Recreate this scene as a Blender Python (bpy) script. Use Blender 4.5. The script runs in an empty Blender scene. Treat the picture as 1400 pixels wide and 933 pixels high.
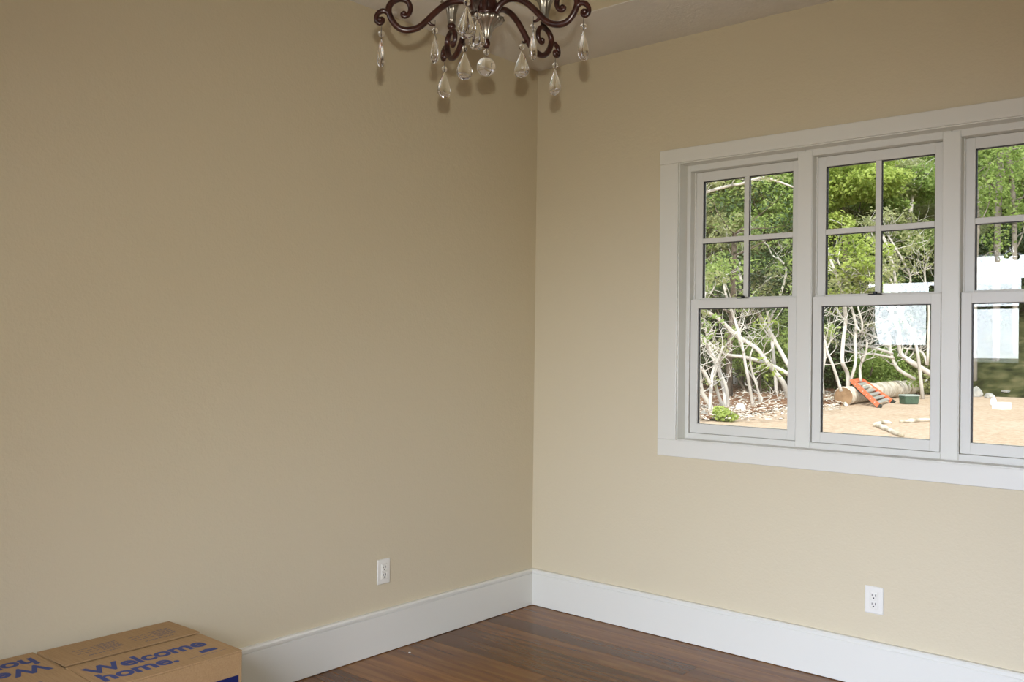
import bpy, bmesh, math, random
import numpy as np
from mathutils import Vector, Matrix

scene = bpy.context.scene
COL = scene.collection
random.seed(7)

# ------------------------------------------------------------------ camera
W, H, F = 1400, 933, 1252.807
YAW, PITCH, ROLL = -0.70686, 0.00708, 0.01221
CAM = Vector((2.9729, -3.6607, 1.3144))
FWD = Vector((math.sin(YAW)*math.cos(PITCH), math.cos(YAW)*math.cos(PITCH), math.sin(PITCH)))
_r = FWD.cross(Vector((0, 0, 1))).normalized(); _u = _r.cross(FWD)
RGT = _r*math.cos(ROLL) + _u*math.sin(ROLL)
UP = -_r*math.sin(ROLL) + _u*math.cos(ROLL)
cam_d = bpy.data.cameras.new('camera'); cam_d.sensor_width = 36; cam_d.lens = F/W*36
cam_d.clip_start = 0.02; cam_d.clip_end = 400
cam = bpy.data.objects.new('camera', cam_d); COL.objects.link(cam)
m = Matrix((RGT, UP, -FWD)).transposed().to_4x4(); m.translation = CAM
cam.matrix_world = m
scene.camera = cam

# ------------------------------------------------------------------ world, sun, exposure
world = bpy.data.worlds.new('sky'); scene.world = world; world.use_nodes = True
wn = world.node_tree.nodes; bg = wn['Background']
bg.inputs[0].default_value = (0.86, 0.93, 1.0, 1); bg.inputs[1].default_value = 2.0
sun_d = bpy.data.lights.new('sun', 'SUN'); sun_d.energy = 5.3; sun_d.angle = math.radians(3); sun_d.color = (1.0, 0.95, 0.86)
sun = bpy.data.objects.new('sun_offscreen', sun_d); COL.objects.link(sun)
sun.rotation_euler = Vector((-0.35, 0.80, -0.66)).to_track_quat('-Z', 'Y').to_euler()

def area(name, loc, aim, sx, sy, power, color, spread=180):
    d = bpy.data.lights.new(name, 'AREA'); d.shape = 'RECTANGLE'; d.size = sx; d.size_y = sy
    d.energy = power; d.color = color; d.spread = math.radians(spread)
    o = bpy.data.objects.new(name, d); COL.objects.link(o)
    o.location = loc; o.rotation_euler = Vector(aim).to_track_quat('-Z', 'Z').to_euler()
    return o
RX, RY, CEIL = 3.42, -4.40, 2.74      # room: x 0..RX, y RY..0
# on-camera flash, 7 cm over the lens
area('camera_flash_offscreen', CAM + UP*0.075 + FWD*0.02, FWD, 0.016, 0.012, 12.3, (0.997, 0.995, 0.925), 92)
# daylight falling in through the glazed openings of the wall behind the camera
area('door_daylight_offscreen', (2.35, RY-0.22, 1.05), (0.0, 1, -1.0), 1.5, 2.0, 212.0, (0.64, 0.73, 1.0), 116)
area('window_daylight_offscreen', (1.04, RY-0.22, 1.69), (0, 1, -0.7), 0.60, 1.02, 13.0, (0.87, 0.91, 1.0), 110)
area('small_window_daylight_offscreen', (0.345, RY-0.22, 1.65), (0, 1, -0.7), 0.57, 0.66, 7.5, (0.87, 0.91, 1.0), 110)

scene.view_settings.view_transform = 'Standard'
scene.view_settings.look = 'None'
scene.view_settings.gamma = 1.0
scene.view_settings.use_curve_mapping = False
scene.view_settings.exposure = 0.0

# ------------------------------------------------------------------ helpers
def ray(px, py):
    v = FWD*F + RGT*(px-W/2) - UP*(py-H/2)
    return v/F
def at(px, py, t):            # the point on the pixel's ray at depth t
    return CAM + ray(px, py)*t
GZ = -0.30
def onz(px, py, z=GZ):
    v = ray(px, py); return CAM + v*((z-CAM.z)/v.z)
def depth(p): return (Vector(p)-CAM).dot(FWD)

MATS = {}
def mat(name, color, rough=0.5, metal=0.0, spec=0.5, build=None, **kw):
    if name in MATS: return MATS[name]
    M = bpy.data.materials.new(name); M.use_nodes = True
    n = M.node_tree.nodes; l = M.node_tree.links
    b = n['Principled BSDF']
    b.inputs['Base Color'].default_value = (*color, 1); b.inputs['Roughness'].default_value = rough
    b.inputs['Metallic'].default_value = metal; b.inputs['Specular IOR Level'].default_value = spec
    for k, v in kw.items(): b.inputs[k.replace('_', ' ')].default_value = v
    if build: build(M, n, l, b)
    MATS[name] = M
    return M
def N(n, t, **kw):
    o = n.new(t)
    for k, v in kw.items():
        if k in o.inputs: o.inputs[k].default_value = v
        else: setattr(o, k, v)
    return o
def coords(n, l, kind='Object', scale=(1, 1, 1)):
    tc = n.new('ShaderNodeTexCoord'); mp = n.new('ShaderNodeMapping')
    mp.inputs['Scale'].default_value = scale
    l.new(tc.outputs[kind], mp.inputs['Vector']); return mp.outputs['Vector']
def ramp(n, l, fac, stops):
    r = n.new('ShaderNodeValToRGB'); e = r.color_ramp.elements
    while len(e) < len(stops): e.new(0.5)
    for i, (p, c) in enumerate(stops): e[i].position = p; e[i].color = (*c, 1)
    l.new(fac, r.inputs['Fac']); return r.outputs['Color']
def bump(n, l, b, height, strength=0.2, dist=0.002):
    bn = n.new('ShaderNodeBump'); bn.inputs['Strength'].default_value = strength; bn.inputs['Distance'].default_value = dist
    l.new(height, bn.inputs['Height']); l.new(bn.outputs['Normal'], b.inputs['Normal'])
def noise_mat(name, stops, scale=5, detail=4, rough=0.8, mapscale=(1, 1, 1), bumps=0.0, bdist=0.01, kind='Object', **kw):
    def build(M, n, l, b):
        v = coords(n, l, kind, mapscale)
        nz = N(n, 'ShaderNodeTexNoise', Scale=scale, Detail=detail); l.new(v, nz.inputs['Vector'])
        l.new(ramp(n, l, nz.outputs['Fac'], stops), b.inputs['Base Color'])
        if bumps: bump(n, l, b, nz.outputs['Fac'], bumps, bdist)
    return mat(name, stops[0][1], rough, build=build, **kw)

def wall_build(M, n, l, b):
    v = coords(n, l, 'Object')
    a = N(n, 'ShaderNodeTexNoise', Scale=95.0, Detail=3.0, Roughness=0.55); l.new(v, a.inputs['Vector'])
    c = N(n, 'ShaderNodeTexNoise', Scale=34.0, Detail=2.0); l.new(v, c.inputs['Vector'])
    ad = N(n, 'ShaderNodeMath', operation='ADD'); l.new(a.outputs['Fac'], ad.inputs[0]); l.new(c.outputs['Fac'], ad.inputs[1])
    bump(n, l, b, ad.outputs[0], 0.28, 0.0035)
M_WALL = mat('tan_wall_paint', (0.585, 0.507, 0.345), 0.62, spec=0.3, build=wall_build)
M_CEIL = mat('off_white_ceiling_paint', (0.68, 0.645, 0.58), 0.8, spec=0.2, build=wall_build)
def trim_build(M, n, l, b):
    v = coords(n, l, 'Object'); a = N(n, 'ShaderNodeTexNoise', Scale=18.0, Detail=2.0); l.new(v, a.inputs['Vector'])
    bump(n, l, b, a.outputs['Fac'], 0.05, 0.002)
M_TRIM = mat('white_trim_paint', (0.67, 0.65, 0.56), 0.35, spec=0.4, build=trim_build)
M_SASH = mat('white_vinyl', (0.64, 0.62, 0.54), 0.4, spec=0.4)
M_GASK = mat('black_gasket', (0.02, 0.018, 0.015), 0.5)
M_LOCK = mat('black_lock_metal', (0.015, 0.014, 0.013), 0.35, metal=0.4)
M_PLATE = mat('white_outlet_plastic', (0.72, 0.69, 0.60), 0.3, spec=0.45)
M_SLOT_SHADE = mat('slot_shade_paint', (0.03, 0.028, 0.025), 0.6)  # near-black colour painted in for the shade inside outlet holes

def glass_build(M, n, l, b):
    out = n['Material Output']; n.remove(b)
    tr = n.new('ShaderNodeBsdfTransparent'); tr.inputs[0].default_value = (0.97, 0.985, 0.975, 1)
    gl = n.new('ShaderNodeBsdfGlossy'); gl.inputs['Roughness'].default_value = 0.0
    fr = n.new('ShaderNodeFresnel'); fr.inputs['IOR'].default_value = 1.68
    mx = n.new('ShaderNodeMixShader'); l.new(fr.outputs[0], mx.inputs[0]); l.new(tr.outputs[0], mx.inputs[1]); l.new(gl.outputs[0], mx.inputs[2])
    l.new(mx.outputs[0], out.inputs['Surface'])
M_GLASS = bpy.data.materials.new('window_glass'); M_GLASS.use_nodes = True
glass_build(M_GLASS, M_GLASS.node_tree.nodes, M_GLASS.node_tree.links, M_GLASS.node_tree.nodes['Principled BSDF'])
M_CRYSTAL = mat('clear_crystal', (1, 1, 1), 0.0, Transmission_Weight=1.0, IOR=1.52)

def link(name, me, material=None, parent=None, smooth=False):
    o = bpy.data.objects.new(name, me); COL.objects.link(o)
    if material is not None and not me.materials: me.materials.append(material)
    if smooth:
        me.polygons.foreach_set('use_smooth', [True]*len(me.polygons))
    if parent is not None:
        o.parent = parent
    return o
def finish(name, bm, material, parent=None, smooth=False):
    bmesh.ops.recalc_face_normals(bm, faces=bm.faces[:])
    me = bpy.data.meshes.new(name); bm.to_mesh(me); bm.free()
    return link(name, me, material, parent, smooth)
def abox(bm, x0, y0, z0, x1, y1, z1, bevel=0.0):
    g = bmesh.ops.create_cube(bm, size=1.0)
    vs = g['verts']
    for v in vs:
        v.co = Vector((x0+(v.co.x+.5)*(x1-x0), y0+(v.co.y+.5)*(y1-y0), z0+(v.co.z+.5)*(z1-z0)))
    if bevel > 0:
        es = {e for v in vs for e in v.link_edges}
        bmesh.ops.bevel(bm, geom=list(es), offset=bevel, segments=2, affect='EDGES', profile=0.5)
    return vs
def box(name, x0, y0, z0, x1, y1, z1, material, parent=None, bevel=0.0):
    bm = bmesh.new(); abox(bm, x0, y0, z0, x1, y1, z1, bevel); return finish(name, bm, material, parent)
def tag(o, label=None, cat=None, group=None, kind=None):
    if label: o['label'] = label
    if cat: o['category'] = cat
    if group: o['group'] = group
    if kind: o['kind'] = kind
    return o
def thing(name, label, cat, loc=(0, 0, 0), group=None):
    o = bpy.data.objects.new(name, None); COL.objects.link(o); o.location = loc; o.empty_display_size = 0.1
    return tag(o, label, cat, group)
def keep(o, parent):                 # world-space mesh below an Empty that is not at the origin
    o.parent = parent; o.matrix_parent_inverse = Matrix.Translation(parent.location).inverted(); return o
def cr(pts, n=6):                    # Catmull-Rom through points
    P = [Vector(p) for p in pts]
    if len(P) < 3: return P
    P = [2*P[0]-P[1]] + P + [2*P[-1]-P[-2]]
    out = []
    for i in range(1, len(P)-2):
        a, b, c, d = P[i-1], P[i], P[i+1], P[i+2]
        for k in range(n):
            t = k/n
            out.append(.5*((2*b)+(c-a)*t+(2*a-5*b+4*c-d)*t*t+(3*b-a-3*c+d)*t**3))
    out.append(P[-2]); return out
def tube(bm, pts, radii, sides=8, cap=True):
    n = len(pts); rings = []
    prev = None
    for i, p in enumerate(pts):
        d = (pts[min(i+1, n-1)]-pts[max(i-1, 0)])
        if d.length < 1e-9: d = Vector((0, 0, 1))
        d.normalize()
        if prev is None:
            a = d.orthogonal().normalized()
        else:
            a = prev-d*prev.dot(d)
            a = a.normalized() if a.length > 1e-6 else d.orthogonal().normalized()
        prev = a; b = d.cross(a)
        r = radii[i] if hasattr(radii, '__len__') else radii
        rings.append([bm.verts.new(p+(a*math.cos(2*math.pi*k/sides)+b*math.sin(2*math.pi*k/sides))*r) for k in range(sides)])
    for A, B in zip(rings, rings[1:]):
        for k in range(sides):
            bm.faces.new((A[k], A[(k+1) % sides], B[(k+1) % sides], B[k]))
    if cap:
        bm.faces.new(rings[0][::-1]); bm.faces.new(rings[-1])
def lathe(bm, prof, seg=24, center=(0, 0, 0), flute=0, famp=0.0, fstart=0.0):
    c = Vector(center); rings = []
    zmax = max(p[1] for p in prof); zmin = min(p[1] for p in prof)
    for r, z in prof:
        w = max(0, ((z-zmin)/(zmax-zmin+1e-9)-fstart)/(1-fstart)) if flute else 0
        ring = []
        for k in range(seg):
            a = 2*math.pi*k/seg
            rr = r*(1+famp*(0.35+0.65*w)*math.cos(flute*a)) if flute else r
            ring.append(bm.verts.new(c+Vector((rr*math.cos(a), rr*math.sin(a), z))))
        rings.append(ring)
    for A, B in zip(rings, rings[1:]):
        for k in range(seg):
            bm.faces.new((A[k], A[(k+1) % seg], B[(k+1) % seg], B[k]))
    bm.faces.new(rings[0][::-1]); bm.faces.new(rings[-1])

# ================================================================== ROOM SHELL
TH = 0.15
# floor: subfloor with heart-pine planks running along x
floor = box('floor', 0, RY, -0.06, RX, 0, -0.016, mat('subfloor', (0.03, 0.018, 0.01), 0.8)); tag(floor, kind='structure')
def plank_build(M, n, l, b):
    oi = n.new('ShaderNodeObjectInfo')
    v = coords(n, l, 'Object', (1.2, 16, 16))
    off = N(n, 'ShaderNodeVectorMath', operation='SCALE'); off.inputs['Scale'].default_value = 37.0
    cx = n.new('ShaderNodeCombineXYZ'); l.new(oi.outputs['Random'], cx.inputs[0]); l.new(oi.outputs['Random'], cx.inputs[1])
    l.new(cx.outputs[0], off.inputs[0])
    ad = N(n, 'ShaderNodeVectorMath', operation='ADD'); l.new(v, ad.inputs[0]); l.new(off.outputs[0], ad.inputs[1])
    nz = N(n, 'ShaderNodeTexNoise', Scale=1.6, Detail=6.0, Roughness=0.6, Distortion=0.6); l.new(ad.outputs[0], nz.inputs['Vector'])
    base = ramp(n, l, nz.outputs['Fac'], [(0.25, (0.085, 0.028, 0.008)), (0.5, (0.165, 0.064, 0.014)), (0.75, (0.245, 0.110, 0.026))])
    hs = N(n, 'ShaderNodeHueSaturation'); l.new(base, hs.inputs['Color'])
    mr = N(n, 'ShaderNodeMapRange'); mr.inputs['To Min'].default_value = 0.68; mr.inputs['To Max'].default_value = 1.28
    l.new(oi.outputs['Random'], mr.inputs['Value']); l.new(mr.outputs[0], hs.inputs['Value'])
    # knots and nail flecks
    vo = N(n, 'ShaderNodeTexVoronoi', Scale=2.6); l.new(ad.outputs[0], vo.inputs['Vector'])
    kn = ramp(n, l, vo.outputs['Distance'], [(0.03, (0.18, 0.12, 0.10)), (0.09, (1, 1, 1))])
    mx = N(n, 'ShaderNodeMix', data_type='RGBA', blend_type='MULTIPLY'); mx.inputs['Factor'].default_value = 1.0
    l.new(hs.outputs[0], mx.inputs['A']); l.new(kn, mx.inputs['B']); l.new(mx.outputs['Result'], b.inputs['Base Color'])
    bump(n, l, b, nz.outputs['Fac'], 0.06, 0.001)
M_PLANK = mat('heart_pine_plank', (0.12, 0.05, 0.02), 0.27, spec=0.32, build=plank_build)
PW = 0.127
rows = int(math.ceil(-RY/PW)); rnd = random.Random(11); plank_meshes = {}
for i in range(rows):
    y1 = -i*PW; y0 = max(RY, y1-PW); x = 0.0; first = True
    while x < RX-1e-6:
        L = rnd.choice([0.7, 1.1, 1.5, 1.9]) if first else rnd.choice([1.3, 1.7, 2.1])
        first = False
        if RX-(x+L) < 0.4: L = RX-x
        key = (round(L, 3), round(y1-y0, 4))
        if key not in plank_meshes:
            bm = bmesh.new(); abox(bm, 0.0004, 0.0004, -0.018, key[0]-0.0004, key[1]-0.0004, 0.0, 0.0007)
            bmesh.ops.recalc_face_normals(bm, faces=bm.faces[:])
            me = bpy.data.meshes.new('plank'); bm.to_mesh(me); bm.free(); me.materials.append(M_PLANK); plank_meshes[key] = me
        o = link('plank', plank_meshes[key], None, floor); o.location = (x, y0, 0)
        x += L

WX0, WX1, WZ0, WZ1 = 0.845, 2.540, 0.909, 2.159       # clear window opening inside the jamb boards
def wall_with_holes(name, axis, lo, hi, a0, a1, holes, zt=CEIL):
    """axis 'x': wall runs along x between y=lo..hi; holes = [(a0,a1,z0,z1)]"""
    bm = bmesh.new()
    cuts = sorted({a0, a1, *[h[0] for h in holes], *[h[1] for h in holes]})
    zs = sorted({0.0, zt, *[h[2] for h in holes], *[h[3] for h in holes]})
    def solid(i, j):
        a = (cuts[i]+cuts[i+1])/2; z = (zs[j]+zs[j+1])/2
        return not any(h[0] < a < h[1] and h[2] < z < h[3] for h in holes)
    ni, nj = len(cuts)-1, len(zs)-1
    vc = {}
    def V(i, j, s):
        if (i, j, s) not in vc:
            o = lo if s == 0 else hi
            vc[(i, j, s)] = bm.verts.new((cuts[i], o, zs[j]) if axis == 'x' else (o, cuts[i], zs[j]))
        return vc[(i, j, s)]
    for i in range(ni):
        for j in range(nj):
            if not solid(i, j): continue
            for s in (0, 1): bm.faces.new((V(i, j, s), V(i+1, j, s), V(i+1, j+1, s), V(i, j+1, s)))
            for (di, dj, e) in ((-1, 0, ((i, j), (i, j+1))), (1, 0, ((i+1, j), (i+1, j+1))), (0, -1, ((i, j), (i+1, j))), (0, 1, ((i, j+1), (i+1, j+1)))):
                ii, jj = i+di, j+dj
                if not (0 <= ii < ni and 0 <= jj < nj) or not solid(ii, jj):
                    (p, q) = e; bm.faces.new((V(*p, 0), V(*q, 0), V(*q, 1), V(*p, 1)))
    return tag(finish(name, bm, M_WALL), kind='structure')
wall_with_holes('wall_right', 'x', 0, TH, -TH, RX+TH, [(WX0-.012, WX1+.012, WZ0-.012, WZ1+.012)])
wall_with_holes('wall_left', 'y', -TH, 0, RY-TH, 0, [])
BW = (0.74, 1.34, 1.18, 2.20); BV = (0.06, 0.63, 1.32, 1.98); BD = (1.58, 3.12, 0.0, 2.06)
wall_with_holes('wall_back', 'x', RY-TH, RY, -TH, RX+TH, [BW, BV, BD])
HO = (-3.65, -1.85, 0.0, 2.06)
wall_with_holes('wall_near', 'y', RX, RX+TH, RY-TH, 0, [HO])

# ceiling: flat border, painted tray side, tray top
TI, TZ = 0.51, 0.25
ceil = box('ceiling', -TH, RY-TH, CEIL+TZ, RX+TH, TH, CEIL+TZ+0.08, M_CEIL); tag(ceil, kind='structure')
bm = bmesh.new()
for (a, b_, c, d) in ((-TH, RX+TH, RY-TH, RY+TI), (-TH, RX+TH, -TI, TH), (-TH, TI, RY+TI, -TI), (RX-TI, RX+TH, RY+TI, -TI)):
    abox(bm, a, c, CEIL, b_, d, CEIL+0.004)
finish('ceiling_border', bm, M_CEIL, ceil)
bm = bmesh.new()
for (a, b_, c, d) in ((TI-.02, RX-TI+.02, RY+TI-.02, RY+TI), (TI-.02, RX-TI+.02, -TI, -TI+.02), (TI-.02, TI, RY+TI, -TI), (RX-TI, RX-TI+.02, RY+TI, -TI)):
    abox(bm, a, c, CEIL+.004, b_, d, CEIL+TZ)
finish('tray_side', bm, M_WALL, ceil)

# hall next door, closed box of plain walls
bm = bmesh.new()
hx = RX+TH
abox(bm, hx, -4.6, -0.02, hx+2.0, -0.9, 0.0); abox(bm, hx, -4.6, 2.74, hx+2.0, -0.9, 2.80)
abox(bm, hx+2.0, -4.6, 0, hx+2.1, -0.9, 2.74); abox(bm, hx, -4.7, 0, hx+2.0, -4.6, 2.74); abox(bm, hx, -0.9, 0, hx+2.0, -0.8, 2.74)
tag(finish('wall_hall', bm, M_WALL), kind='structure')
# unseen roof slab added over the back openings to block the sun
tag(box('sun_block_roof', -1.0, RY-3.2, 2.6, RX+0.3, RY-TH, 2.7, M_TRIM), kind='structure')

# baseboards: flat board, small cap bead on top
BH, BT = 0.1845, 0.018
def baseboard(name, prof_to_world, length):
    prof = [(0, 0), (BT-.008, 0), (BT-.008, .003), (BT, .003), (BT, BH-.024), (BT-.004, BH-.020), (BT-.004, BH-.0175), (BT+.005, BH-.0145), (BT+.005, BH-.006), (BT-.001, BH), (0, BH)]
    bm = bmesh.new(); A = [bm.verts.new(prof_to_world(d, z, 0)) for d, z in prof]; B = [bm.verts.new(prof_to_world(d, z, length)) for d, z in prof]
    k = len(prof)
    for i in range(k): bm.faces.new((A[i], A[(i+1) % k], B[(i+1) % k], B[i]))
    bm.faces.new(A); bm.faces.new(B[::-1])
    return tag(finish(name, bm, M_TRIM), kind='structure')
baseboard('baseboard_left', lambda d, z, s: Vector((d, RY+s, z)), -RY-BT+0.0)
baseboard('baseboard_right', lambda d, z, s: Vector((s, -d, z)), RX)
baseboard('baseboard_back', lambda d, z, s: Vector((s+BT, RY+d, z)), BD[0]-0.1-BT)
baseboard('baseboard_near', lambda d, z, s: Vector((RX-d, HO[1]+0.1+s, z)), -HO[1]-0.1-BT-.004)

# ------------------------------------------------------------------ window wall trim
CT = 0.018
CX0, CX1, CZ0, CZ1 = 0.747, 2.638, 0.829, 2.2274
def trimbox(name, *a, bevel=0.0025): return tag(box(name, *a, M_TRIM, bevel=bevel), kind='structure')
trimbox('trim_1', CX0, -CT, WZ0-.004, WX0-.004, 0, WZ1+.004)                       # left casing
trimbox('trim_2', WX1+.004, -CT, WZ0-.004, CX1, 0, WZ1+.004)                       # right casing
trimbox('trim_3', CX0-.002, -CT-.001, WZ1+.004, CX1+.002, 0, CZ1)                  # head casing
trimbox('trim_4', CX0, -CT, CZ0, CX1, 0, WZ0-.004)                            # bottom casing
FY = 0.060
trimbox('trim_5', WX0-.012, -CT+.012, WZ0-.012, WX0, FY, WZ1+.012, bevel=.001)      # jamb boards
trimbox('trim_6', WX1, -CT+.012, WZ0-.012, WX1+.012, FY, WZ1+.012, bevel=.001)
trimbox('trim_7', WX0, -CT+.012, WZ1, WX1, FY, WZ1+.012, bevel=.001)
trimbox('trim_8', WX0, -CT+.004, WZ0-.012, WX1, FY, WZ0, bevel=.001)
UW = 0.575; U0 = 0.830
pane_m = {}
def double_hung(idx, x0):
    x1 = x0+UW; J = 0.033
    w = thing('window_%d' % idx, None, None, (x0, FY, WZ0)); tag(w, kind='structure')
    def P(o): return keep(o, w)
    bm = bmesh.new(); B = TH-0.005
    abox(bm, x0+.0008, FY, WZ0-.01, x0+J, B, WZ1+.01, .0015); abox(bm, x1-J, FY, WZ0-.01, x1-.0008, B, WZ1+.01, .0015)
    abox(bm, x0+J, FY, 2.132, x1-J, B, WZ1+.01, .0015); abox(bm, x0+J, FY, WZ0-.01, x1-J, B, 0.934, .0015)
    # parting stops along the jambs
    for xa, xb in ((x0+J, x0+J+.006), (x1-J-.006, x1-J)):
        abox(bm, xa, .098, .934, xb, .103, 2.132)
    P(finish('frame', bm, M_SASH))
    sx0, sx1 = x0+J+.003, x1-J-.003
    def sash(name, y0, y1, z0, z1, st, tr_, br):
        bm = bmesh.new()
        abox(bm, sx0, y0, z0, sx0+st, y1, z1, .002); abox(bm, sx1-st, y0, z0, sx1, y1, z1, .002)
        abox(bm, sx0+st-.001, y0, z1-tr_, sx1-st+.001, y1, z1, .002); abox(bm, sx0+st-.001, y0, z0, sx1-st+.001, y1, z0+br, .002)
        o = P(finish(name, bm, M_SASH))
        # recessed black glazing gasket
        g = bmesh.new(); ga, gb, gc, gd = sx0+st-.001, sx1-st+.001, z0+br-.001, z1-tr_+.001; yy0, yy1 = y0+.010, y0+.020; k = .0045
        abox(g, ga, yy0, gc, ga+k, yy1, gd); abox(g, gb-k, yy0, gc, gb, yy1, gd)
        abox(g, ga+k, yy0, gd-k, gb-k, yy1, gd); abox(g, ga+k, yy0, gc, gb-k, yy1, gc+.001)
        q = finish('gasket', g, M_GASK); q.parent = o
        return o, (sx0+st, sx1-st, z0+br, z1-tr_)
    def pane(o, x0_, x1_, z0_, z1_, y):
        q = box('pane', x0_, y, z0_, x1_, y+.003, z1_, M_GLASS); q.parent = o
    lo, g = sash('lower_sash', .066, .097, .935, 1.543, .036, .041, .043)
    pane(lo, g[0], g[1], g[2], g[3], .080)
    up, g = sash('upper_sash', .104, .135, 1.512, 2.131, .036, .043, .040)
    mx = (g[0]+g[1])/2; mz = 1.814; hw = .0115
    for (a, b_, c, d) in ((mx-hw, mx+hw, g[2], g[3]), (g[0], mx-hw, mz-hw, mz+hw), (mx+hw, g[1], mz-hw, mz+hw)):
        q = box('muntin', a, .1045, c, b_, .128, d, M_SASH, bevel=.002); q.parent = up
    for (a, b_) in ((g[0], mx-hw), (mx+hw, g[1])):
        for (c, d) in ((g[2], mz-hw), (mz+hw, g[3])):
            pane(up, a, b_, c, d, .117)
            gs = bmesh.new()
            abox(gs, a-.0005, .110, c, a+.0035, .116, d); abox(gs, a, .110, d-.0035, b_, .116, d+.0005)
            q = finish('gasket', gs, M_GASK); q.parent = up
    # sash lock on the meeting rail
    bm = bmesh.new(); cx = mx-.002
    abox(bm, cx-.026, .074, 1.5425, cx+.026, .092, 1.549, .002)
    tube(bm, [Vector((cx, .083, 1.548)), Vector((cx, .083, 1.555))], .008, 10)
    abox(bm, cx-.024, .070, 1.552, cx+.010, .080, 1.557, .002)
    P(finish('sash_lock', bm, M_LOCK))
    # tilt latches at the ends of the lower sash top rail
    for xa in (sx0+.004, sx1-.042):
        P(box('tilt_latch', xa, .074, 1.5425, xa+.038, .092, 1.546, M_SASH, bevel=.001))
    return w
for i in range(3): double_hung(i+1, U0+UW*i)
for i in (1, 2):                                                                # narrow mullion covers
    xm = U0+UW*i
    trimbox('trim_%d' % (8+i), xm-.0305, FY-.004, WZ0, xm+.0305, FY+.001, WZ1-.006, bevel=.0015)

# back wall openings: window and glazed doors (behind the camera)
def simple_glazed(name, x0, x1, z0, z1, bars_x, bars_z):
    w = thing(name, None, None, (x0, RY, z0)); tag(w, kind='structure')
    y0, y1 = RY-.11, RY-.05; s = .06
    bm = bmesh.new()
    abox(bm, x0, y0, z0, x0+s, y1, z1); abox(bm, x1-s, y0, z0, x1, y1, z1); abox(bm, x0+s, y0, z1-s, x1-s, y1, z1); abox(bm, x0+s, y0, z0, x1-s, y1, z0+s)
    for b_ in bars_x: abox(bm, b_-.03, y0, z0+s, b_+.03, y1, z1-s)
    keep(finish('frame', bm, M_SASH), w)
    xs = [x0+s]+[v for b_ in bars_x for v in (b_-.03, b_+.03)]+[x1-s]
    for k in range(0, len(xs), 2):
        keep(box('pane', xs[k], RY-.082, z0+s, xs[k+1], RY-.078, z1-s, M_GLASS), w)
        for bz in bars_z: keep(box('muntin', xs[k], y0+.015, bz-.011, xs[k+1], y1-.015, bz+.011, M_SASH), w)
simple_glazed('window_4', BW[0], BW[1], BW[2], BW[3], [], [1.69])
simple_glazed('window_5', BV[0], BV[1], BV[2], BV[3], [], [])
simple_glazed('door_1', BD[0], BD[1], BD[2], BD[3], [2.35], [0.5, 1.0, 1.5])
cas = []
for q in (BW, BV):
    cas += [(q[0]-.055, q[0], q[2]-.07, q[3]+.07), (q[1], q[1]+.055, q[2]-.07, q[3]+.07), (q[0], q[1], q[3], q[3]+.07), (q[0], q[1], q[2]-.07, q[2])]
cas += [(BD[0]-.09, BD[0], 0, BD[3]+.09), (BD[1], BD[1]+.09, 0, BD[3]+.09), (BD[0], BD[1], BD[3], BD[3]+.09)]
for k, (a, b_, c, d) in enumerate(cas):
    trimbox('trim_%d' % (11+k), a, RY, c, b_, RY+.018, d)
for k, (a, b_, c, d) in enumerate([(HO[0]-.09, HO[0], 0, HO[3]+.09), (HO[1], HO[1]+.09, 0, HO[3]+.09), (HO[0], HO[1], HO[3], HO[3]+.09)]):
    trimbox('trim_%d' % (22+k), RX-.018, a, c, RX, b_, d)

# ================================================================== OUTLETS
def outlet(label, origin, right, out):
    """origin = plate centre on the wall; right, out = unit vectors"""
    o = thing('electrical_outlet', label, 'outlet', origin)
    R = Matrix((right, out, Vector((0, 0, 1)))).transposed().to_4x4()
    o.rotation_euler = R.to_euler()
    bm = bmesh.new(); abox(bm, -.036, 0, -.0535, .036, .0065, .0535, .004); finish('cover_plate', bm, M_PLATE, o)
    bm = bmesh.new(); abox(bm, -.0165, .004, -.0335, .0165, .0085, .0335, .0012); ins = finish('insert', bm, M_PLATE, o)
    for s in (-1, 1):
        z = s*.0165
        bm = bmesh.new(); abox(bm, -.0135, .008, z-.0135, .0135, .0098, z+.0135, .003); f = finish('receptacle', bm, M_PLATE, ins)
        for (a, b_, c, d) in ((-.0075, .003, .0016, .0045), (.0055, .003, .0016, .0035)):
            box('slot_shade', a-c/1.2, .0095, z+b_-d, a+c/1.2, .0100, z+b_+d, M_SLOT_SHADE, f)  # thin dark pieces on the face paint the shade of plug holes
        bm = bmesh.new(); tube(bm, [Vector((0, .0095, z-.0075)), Vector((0, .0100, z-.0075))], .0030, 12); finish('slot_shade', bm, M_SLOT_SHADE, f)
    bm = bmesh.new(); tube(bm, [Vector((0, .0085, 0)), Vector((0, .0095, 0))], .002, 8); finish('screw', bm, M_PLATE, ins)
    return o
outlet('white duplex outlet on the wall below the triple window', Vector((1.727, 0, .3435)), Vector((-1, 0, 0)), Vector((0, -1, 0)))
outlet('white duplex outlet on the windowless wall above the baseboard', Vector((0, -1.0145, .3465)), Vector((0, -1, 0)), Vector((1, 0, 0)))

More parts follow.
